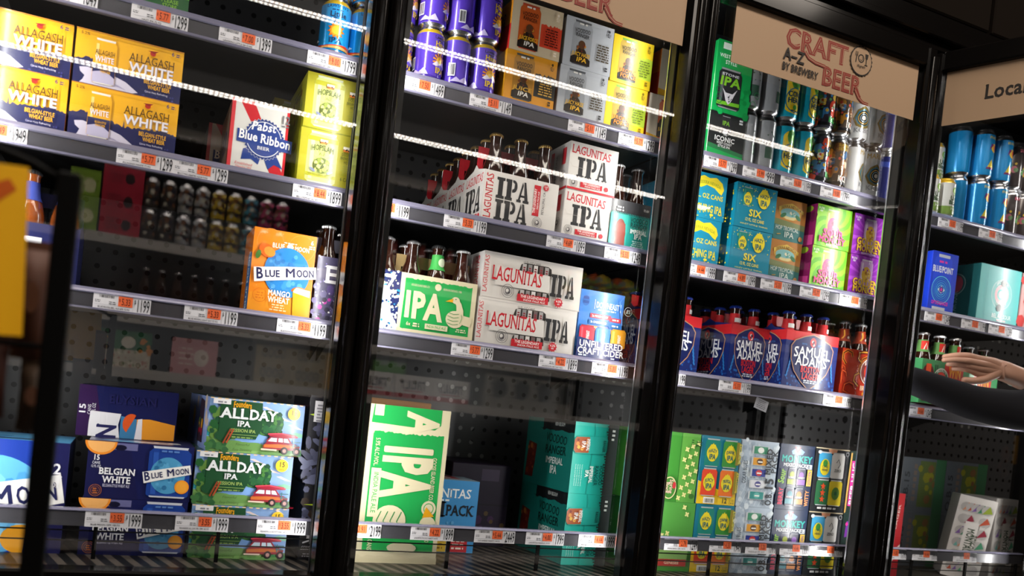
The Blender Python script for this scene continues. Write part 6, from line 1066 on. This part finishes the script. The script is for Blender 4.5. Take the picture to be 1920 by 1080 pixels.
bottles_in(1.985, F + .03, SC_, .205, .126, 'holiday_bottle', hb, lambda i, j: '%s silver-capped bottle in the carrier behind the hand, %s row' % (('left', 'middle', 'right')[i], ('near', 'far')[j]), group='silver-capped bottles with red and green necks')
box('redpack', (.05, .262, .26), '#b81f28', 1.775, F + .02, SD_, 'narrow red carton edge beside the last frame on the bottom deck', a_red)
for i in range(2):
    for j in range(2): box('mirror_standin', (.21, .13, .187), '#5d646c', 2.05 + .212 * i, F + .22, SD_ + .1875 * j, '%s %s dim-painted carton added at the back for the opened door mirror image' % (('lower', 'upper')[j], ('left', 'right')[i]), a_mirror_standin, None, None, None, 'cartons added for the mirror image')  # cartons added where the opened door would mirror stock, dimness painted in
o = box('montauk', (.105, .13, .27), '#c9c4c0', 2.105, F + .085, SD_ + .004, 'pale carton with picture tiles turned and leaning on the bottom deck', a_montauk, None, None, {'T': '#dcdad6', 'L': '#8a8684'}, 'pale picture boxes', -.76); o.rotation_euler = (0, math.radians(7), -.76)
box('montauk', (.105, .13, .27), '#c9c4c0', 2.245, F + .022, SD_, 'second pale picture-tile carton near the right picture edge', None, None, None, None, 'pale picture boxes')
# ---------------------------------------------------------------- opposite side of the aisle (seen as reflections in the glass)
for y, z, x0, x1, nm in ((-2.0, 2.352, -4.5, 2.42, 'lower'), (-2.0, 2.79, -4.5, 3.1, 'upper')):
    e = empty('led_strip_light', (x0, y, z)); tag(e, '%s pair of beaded LED strips across the aisle, mirrored as bright lines in the glass' % nm, 'strip light', 'LED strip lights')
    m = MB(); m.box(0, x1 - x0, -.05, -.012, -.03, .05, M_dark); m.build('housing', e)
    for d in (0, 1): m = MB(); m.box(0, x1 - x0 - .03 * d, -.012 - .03 * d, -.004 - .03 * d, -.028 + .05 * d, -.022 + .05 * d, M_led); m.build('led_row', e)
YO = -2.2
g = empty('gondola_shelf', (.4, YO, 0)); tag(g, 'dark shelving across the aisle, seen only mirrored in the glass', 'shelving')
def gp(nm, m): o = m.build(nm); o.parent = g; o.matrix_parent_inverse = Matrix.Translation(-g.location)
m = MB(); m.box(-3.5, 4.5, YO - .5, YO - .47, 0, 2.9, M_inner); gp('back_panel', m)
GZ = (.35, 1.118, 1.36, 1.69, 2.2)
M_pale = pb('pale_rail', (.42, .39, .37, 1), .4)
for z in GZ:
    m = MB(); m.box(-3.5, 4.5, YO - .46, YO, z - .02, z, M_dark); gp('shelf_board', m); m = MB(); m.box(-3.5, 4.5, YO, YO + .006, z - .04, z + .004, M_pale); gp('price_rail', m)
def opp(kind, w, h, base, x, z, label, art=None, group=None, d=.18):
    # built facing the cooler: turned half round, so x is its far end
    return put(kind, carton(w, d, h, base, art), (x + w, YO - .012, z), label, 'carton', group, math.pi)
S_ = 'across the aisle, mirrored in the first door'
def a_emb(c, e): return lambda A, W: (A.rect(0, 0, W, 1, c), A.ell(W * .35, .5, .2, .24, e, 18), A.lines(W * .7, .7, W * .4, 4, .14, .05, e))
for j in range(3): opp('o_red', .165, .1, '#a81c34', -.606, 1.69 + .101 * j, '%s crimson carton with a dark round emblem %s' % (('bottom', 'middle', 'top')[j], S_), a_emb('#a81c34', '#2a1418'), 'crimson cartons across the aisle')
for j in range(2): opp('o_green', .12, .13, '#7a9a2c', -.735, 1.69 + .131 * j, '%s green carton %s' % (('lower', 'upper')[j], S_), a_emb('#7a9a2c', '#c8c89a'), 'green cartons across the aisle')
for i in range(9):
    for j in range(2):
        c, n = (('#4a4440', 'dark'), ('#4a4440', 'dark'), ('#b9b9bd', 'silver'), ('#b9b9bd', 'silver'), ('#d8b83a', 'yellow'), ('#d8b83a', 'yellow'), ('#4a9ab8', 'blue'), ('#c84a7a', 'pink'), ('#c84a7a', 'pink'))[i]
        put('o_can_' + n, beer_can(.14, c, lambda A, W: (A.dots(-.4, .2, .8, .55, 30, .07, ['#8a5a3a', '#d8d0c0', '#3a3a4a'], 3), A.rect(-.3, .3, .6, .06, '#2a2a2c'))), (-.405 + .072 * i, YO - .04, 1.69 + .1402 * j), '%s %s can, number %d in the can row mirrored in the first door' % (row[j], n, i + 1), 'can', 'cans across the aisle', math.pi)
for i in range(12): put('plain_bottle', None, (-.40 + .07 * i, YO - .04, 1.36), 'amber bottle %d from the left in the bottle row across the aisle' % (i + 1), 'beer bottle', 'bottles across the aisle')
def a_floral(A, W): A.rect(0, 0, W, 1, '#c9bfae'); A.jag(0, W, .5, lambda t: 1, 0, 4, '#1f6a3c'); A.dots(0, 0, W, .5, 60, .03, ['#b8604a', '#8a9a6a', '#e8e0d0'], 4); A.ell(W * .6, .7, .18, .16, '#e0d8c8', 18); A.dots(0, .45, W * .3, .35, 10, .06, ['#d8862a'], 5)
for i in range(3): opp('o_floral', .16, .165, '#c9bfae', -.83 + .163 * i, 1.118, '%s green-topped floral carton %s' % (('left', 'middle', 'right')[i], S_), a_floral, 'floral cartons across the aisle')
opp('o_pink', .2, .165, '#c88a90', -.257, 1.118, 'pink carton ' + S_, a_emb('#c88a90', '#e0d0c8'))
def a_goo(A, W): A.rect(0, 0, W, 1, '#8a7a58'); A.text('GOOD', W * .5, .6, .22, '#3a3020', W * .7, b=2); A.text('GOOD', W * .5, .15, .22, '#3a3020', W * .7, b=2)
for i in range(2): opp('o_tan', .165, .21, '#8a7a58', .115 + .168 * i, 1.118, '%s tan carton with dark rounded letters %s' % (('left', 'right')[i], S_), a_goo, 'tan cartons across the aisle')
opp('o_gold', .1, .21, '#b88a2a', .452, 1.118, 'ochre carton right of the tan ones ' + S_)
def a_tru(A, W): A.rect(0, 0, W, 1, '#d0ccca'); A.rect(0, 0, W, .22, '#b03038'); A.text('TRULY', W * .5, .42, .34, '#2a2a2e', W * .7, b=1.6, sh=.1); A.rect(W * .25, .32, W * .5, .04, '#b03038')
S2 = 'across the aisle, mirrored in the middle door'
for i in range(3): opp('o_white', .2, .12, '#d0ccca', .60 + .205 * i, 1.118, '%s white carton with a red foot %s' % (('left', 'middle', 'right')[i], S2), a_tru, 'white cartons across the aisle')
for i in range(2): opp('o_leaf', .08, .12, '#4f8a2c', .69 + .083 * i, 1.2385, '%s leaf green carton on the white ones %s' % (('left', 'right')[i], S2), a_emb('#4f8a2c', '#8a9a8a'), 'leaf green cartons across the aisle')
for i in range(10): put('tall_bottle', bottle(M_dark, '#7a2a24', None, None, pb('red_brown_glass', (.12, .02, .012, 1), .1, 0, .5)), (.66 + .075 * i, YO - .04, 1.69), 'red-brown bottle %d from the left in the upper row across the aisle' % (i + 1), 'beer bottle', 'upper bottles across the aisle')
def a_mosaic(A, W): A.rect(0, 0, W, 1, '#5a4a38'); A.dots(0, 0, W, 1, 40, .09, ['#7a9a3a', '#b8542a', '#3a6a8a', '#c8a83a'], 3)
for i in range(3): opp('o_mosaic', .15, .2, '#5a4a38', 1.70 + .153 * i, 1.69, '%s many-coloured carton %s' % (('left', 'middle', 'right')[i], S2), a_mosaic, 'mosaic cartons across the aisle')
for i in range(3): opp('o_wood', .12, .2, '#8a5230', 1.98 + .123 * i, 1.36, '%s orange-brown carton %s' % (('left', 'middle', 'right')[i], S2), None, 'orange-brown cartons across the aisle')
for i in range(4): opp('o_grey', .13, .22, '#8a8680', 1.30 + .133 * i, 1.118, 'grey lettered carton %d from the left %s' % (i + 1, S2), a_emb('#8a8680', '#3a3a38'), 'grey cartons across the aisle')

# ---------------------------------------------------------------- out-of-focus display rack in front
YF = -.85
rk = empty('display_rack', (-.476, YF, 0)); tag(rk, 'blurred black display rack post with a curved arm in front at the left', 'display rack')
def rp(nm, m): o = m.build(nm); o.parent = rk; o.matrix_parent_inverse = Matrix.Translation(-rk.location)
m = MB(); m.box(-.4845, -.4665, YF - .012, YF + .012, 0, 1.258, M_wire, .002); rp('post', m)
m = MB(); m.tube([(-.62, YF + .005, 1.282), (-.57, YF, 1.277), (-.53, YF, 1.268), (-.505, YF, 1.262), (-.478, YF, 1.250)], .0035, M_wire, 10); rp('curved_arm', m)
m = MB(); m.box(-.80, -.46, YF - .02, YF + .02, 0, .03, M_wire, .003); rp('foot', m)
m = MB(); m.tube([(-.64, YF + .03, 1.112), (-.48, YF + .03, 1.112)], .0025, M_wire, 8); rp('hook_bar', m)
m = MB(); m.box(-.10, 0, 0, .0012, 0, .139, pr('#f2b40c', 'paper')); A = Art(m, (-.10, 0, 0), (1, 0, 0), (0, 0, 1), .139, 'paper'); A.poly([(.36, .8), (.62, .92), (.66, .86), (.5, .72), (.36, .68)], '#c85a10')
o = m.build('price_card'); o.location = (-.4995, YF - .004, 1.118); o.rotation_euler = (0, math.radians(-2.8), 0); tag(o, 'blurred plain yellow price card at the left edge before the rack', 'price card')
def bag(x, z, w, h, col, lab):
    m = MB(); n, k = 10, 8; v = []; f = []
    for i in range(n + 1):
        for j in range(k + 1):
            s, t = i / n, j / k; b = .018 * math.sin(math.pi * s) ** .7 * math.sin(math.pi * t) ** .7 + .001; v.append((w * (t - .5) * (1 - .06 * math.sin(math.pi * s)), -b, h * s))
    q = len(v); v += [(a, -b_, c) for a, b_, c in v]
    for i in range(n):
        for j in range(k): a = i * (k + 1) + j; f += [(a, a + 1, a + k + 2, a + k + 1), (q + a + k + 1, q + a + k + 2, q + a + 1, q + a)]
    m.add(v, f, pr(col, 'paper'), True); m.box(-w / 2, w / 2, -.001, .001, h - .004, h + .008, pr(col, 'paper')); A = Art(m, (-w / 2, -.021, 0), (1, 0, 0), (0, 0, 1), h, 'paper'); A.ell(w / h / 2, .55, w / h * .22, .14, '#6a4634', 14)
    o = m.build('snack_bag'); o.location = (x, YF + .055, z); tag(o, lab, 'snack bag', 'hanging snack bags')
bag(-.500, 1.10, .030, .098, '#4a2a1c', 'blurred brown snack bag hanging between yellow card and rack post'); bag(-.540, 1.045, .05, .07, '#46261f', 'blurred dark reddish snack bag below the yellow card'); bag(-.492, 1.035, .026, .06, '#3a2a1c', 'blurred tan snack bag low beside the rack post')

# ---------------------------------------------------------------- the shopper behind the opened door
def skin(name, chains, mat, parent=None, sub=1, root=0):
    bm = bmesh.new(); L = bm.verts.layers.skin.verify(); key = {}
    for ch in chains:
        pv = None
        for (p, r) in ch:
            k = tuple(round(c, 4) for c in p)
            if k not in key: v = bm.verts.new(p); v[L].radius = (r, r); key[k] = v
            v = key[k]
            if pv and not bm.edges.get((pv, v)): bm.edges.new((pv, v))
            pv = v
    bm.verts.ensure_lookup_table(); seen = set()
    for v in bm.verts:
        if v in seen: continue
        v[L].use_root = True; st = [v]
        while st:
            q = st.pop()
            if q in seen: continue
            seen.add(q); st += [e.other_vert(q) for e in q.link_edges]
    me = bpy.data.meshes.new(name); bm.to_mesh(me); bm.free(); me.materials.append(mat)
    o = bpy.data.objects.new(name, me); COL.objects.link(o); o.modifiers.new('skin', 'SKIN').use_smooth_shade = True; s = o.modifiers.new('sub', 'SUBSURF'); s.levels = s.render_levels = sub + 1
    if parent: o.parent = parent
    return o
M_skin = pb('skin', (.50, .27, .19, 1), .5); M_coat = pb('dark_cloth', (.010, .010, .014, 1), .85, spec=.2); M_jean = pb('navy_cloth', (.02, .03, .06, 1), .9); M_hair = pb('brown_hair', (.04, .022, .012, 1), .6)
hip = (2.36, -.40, .95); neck = (2.36, -.36, 1.50); shR = (2.53, -.36, 1.43); shL = (2.19, -.36, 1.43)
wrR = (2.045, .055, 1.388); elR = (2.36, -.06, 1.28); wrL = (1.66, .07, 1.322); elL = (2.02, -.03, 1.262)
K = [(1.930, .050, 1.408), (1.926, .044, 1.394), (1.930, .046, 1.380), (1.936, .052, 1.366)]
fing = [[K[0], (1.884, .058, 1.415), (1.850, .072, 1.411), (1.822, .090, 1.403)], [K[1], (1.878, .050, 1.398), (1.838, .062, 1.396), (1.806, .078, 1.391)],
        [K[2], (1.890, .054, 1.386), (1.864, .074, 1.388), (1.848, .096, 1.384)], [K[3], (1.902, .058, 1.374), (1.884, .076, 1.376), (1.874, .096, 1.374)]]
ch = [[(hip, .13), ((2.36, -.38, 1.2), .13), ((2.36, -.36, 1.38), .13), (neck, .055), ((2.35, -.33, 1.60), .075), ((2.345, -.315, 1.68), .088), ((2.345, -.325, 1.74), .07)],
      [((2.36, -.36, 1.38), .13), (shR, .058), ((2.47, -.2, 1.34), .048), (elR, .042), ((2.2, .0, 1.335), .036), (wrR, .031), ((2.0, .052, 1.386), .027)],
      [((2.36, -.36, 1.38), .13), (shL, .058), ((2.12, -.2, 1.33), .048), (elL, .042), ((1.84, .02, 1.275), .036), (wrL, .026), ((1.625, .095, 1.335), .030), ((1.610, .13, 1.335), .028)],
      [(hip, .13), ((2.46, -.40, .88), .09), ((2.46, -.39, .48), .06), ((2.46, -.42, .09), .042), ((2.47, -.30, .045), .035)], [(hip, .13), ((2.26, -.40, .88), .09), ((2.26, -.39, .48), .06), ((2.26, -.42, .09), .042), ((2.25, -.30, .045), .035)]]
for qi, f in enumerate(fing): ch.append([(wrR, .026), ((1.985, .052, 1.404 - .012 * qi), .0195), (f[0], .0125), (f[1], .0100), (f[2], .0090), (f[3], .0072)])
ch.append([((2.0, .052, 1.386), .027), ((1.975, .046, 1.362), .0165), ((1.945, .044, 1.348), .0130), ((1.908, .050, 1.341), .0112), ((1.878, .062, 1.342), .0088)])
for q in range(4): ch.append([((1.612, .12, 1.335), .018), ((1.613, .155, 1.365 - .019 * q), .0105), ((1.628, .18, 1.365 - .019 * q), .0095), ((1.655, .188, 1.363 - .019 * q), .008)])
ch.append([((1.63, .09, 1.345), .016), ((1.65, .10, 1.372), .012), ((1.68, .115, 1.385), .010)])
pe = empty('person', (2.36, -.40, 0)); tag(pe, 'person in a dark jacket reaching in from the right to grip a bottle carrier', 'person')
def kid(o): o.parent = pe; o.matrix_parent_inverse = Matrix.Translation(-pe.location); return o
kid(skin('body', ch, M_skin)); 
jk = [[(hip, .165), ((2.36, -.38, 1.2), .16), ((2.36, -.36, 1.38), .16), ((2.36, -.36, 1.47), .085)], [((2.36, -.36, 1.38), .16), (shR, .085), ((2.47, -.2, 1.34), .075), (elR, .068), ((2.2, .0, 1.332), .06), ((2.10, .036, 1.370), .041)],
      [((2.36, -.36, 1.38), .16), (shL, .085), ((2.12, -.2, 1.33), .072), (elL, .066), ((1.86, .008, 1.272), .054), ((1.74, .03, 1.297), .046), ((1.66, .05, 1.315), .042), ((1.632, .075, 1.325), .040)]]
o = kid(skin('jacket', jk, M_coat)); o['label'] = 'dark jacket with long sleeves'
o = kid(skin('shirt_cuff', [[((2.105, .038, 1.370), .034), ((2.085, .044, 1.374), .033), ((2.066, .048, 1.377), .031)]], pr('#b8d8d0', 'cloth'))); o['label'] = 'pale shirt cuff'
o = kid(skin('trousers', [[((2.36, -.40, .97), .15), ((2.46, -.40, .86), .105), ((2.46, -.39, .48), .08), ((2.46, -.42, .10), .065)], [((2.36, -.40, .97), .15), ((2.26, -.40, .86), .105), ((2.26, -.39, .48), .08), ((2.26, -.42, .10), .065)]], M_jean))
o = kid(skin('hair', [[((2.35, -.37, 1.62), .075), ((2.35, -.355, 1.70), .095), ((2.345, -.335, 1.75), .085)]], M_hair))
m = MB()
for s in (-1, 1): m.lathe([(0, -.006), (.008, -.003), (.009, .003), (0, .008)], pr('#2a2420'), 10, (2.345 + .03 * s, -.232, 1.69))
m.tube([(2.345, -.235, 1.70), (2.345, -.222, 1.67), (2.345, -.214, 1.652), (2.345, -.23, 1.645)], [.007, .010, .012, .006], M_skin, 8); m.tube([(2.32, -.228, 1.622), (2.345, -.222, 1.62), (2.37, -.228, 1.622)], .006, pr('#a05a50'), 8)
for s in (-1, 1): m.tube([(2.345 + .085 * s, -.32, 1.655), (2.345 + .095 * s, -.33, 1.68), (2.345 + .088 * s, -.325, 1.70)], [.008, .014, .008], M_skin, 8)
kid(m.build('face'))
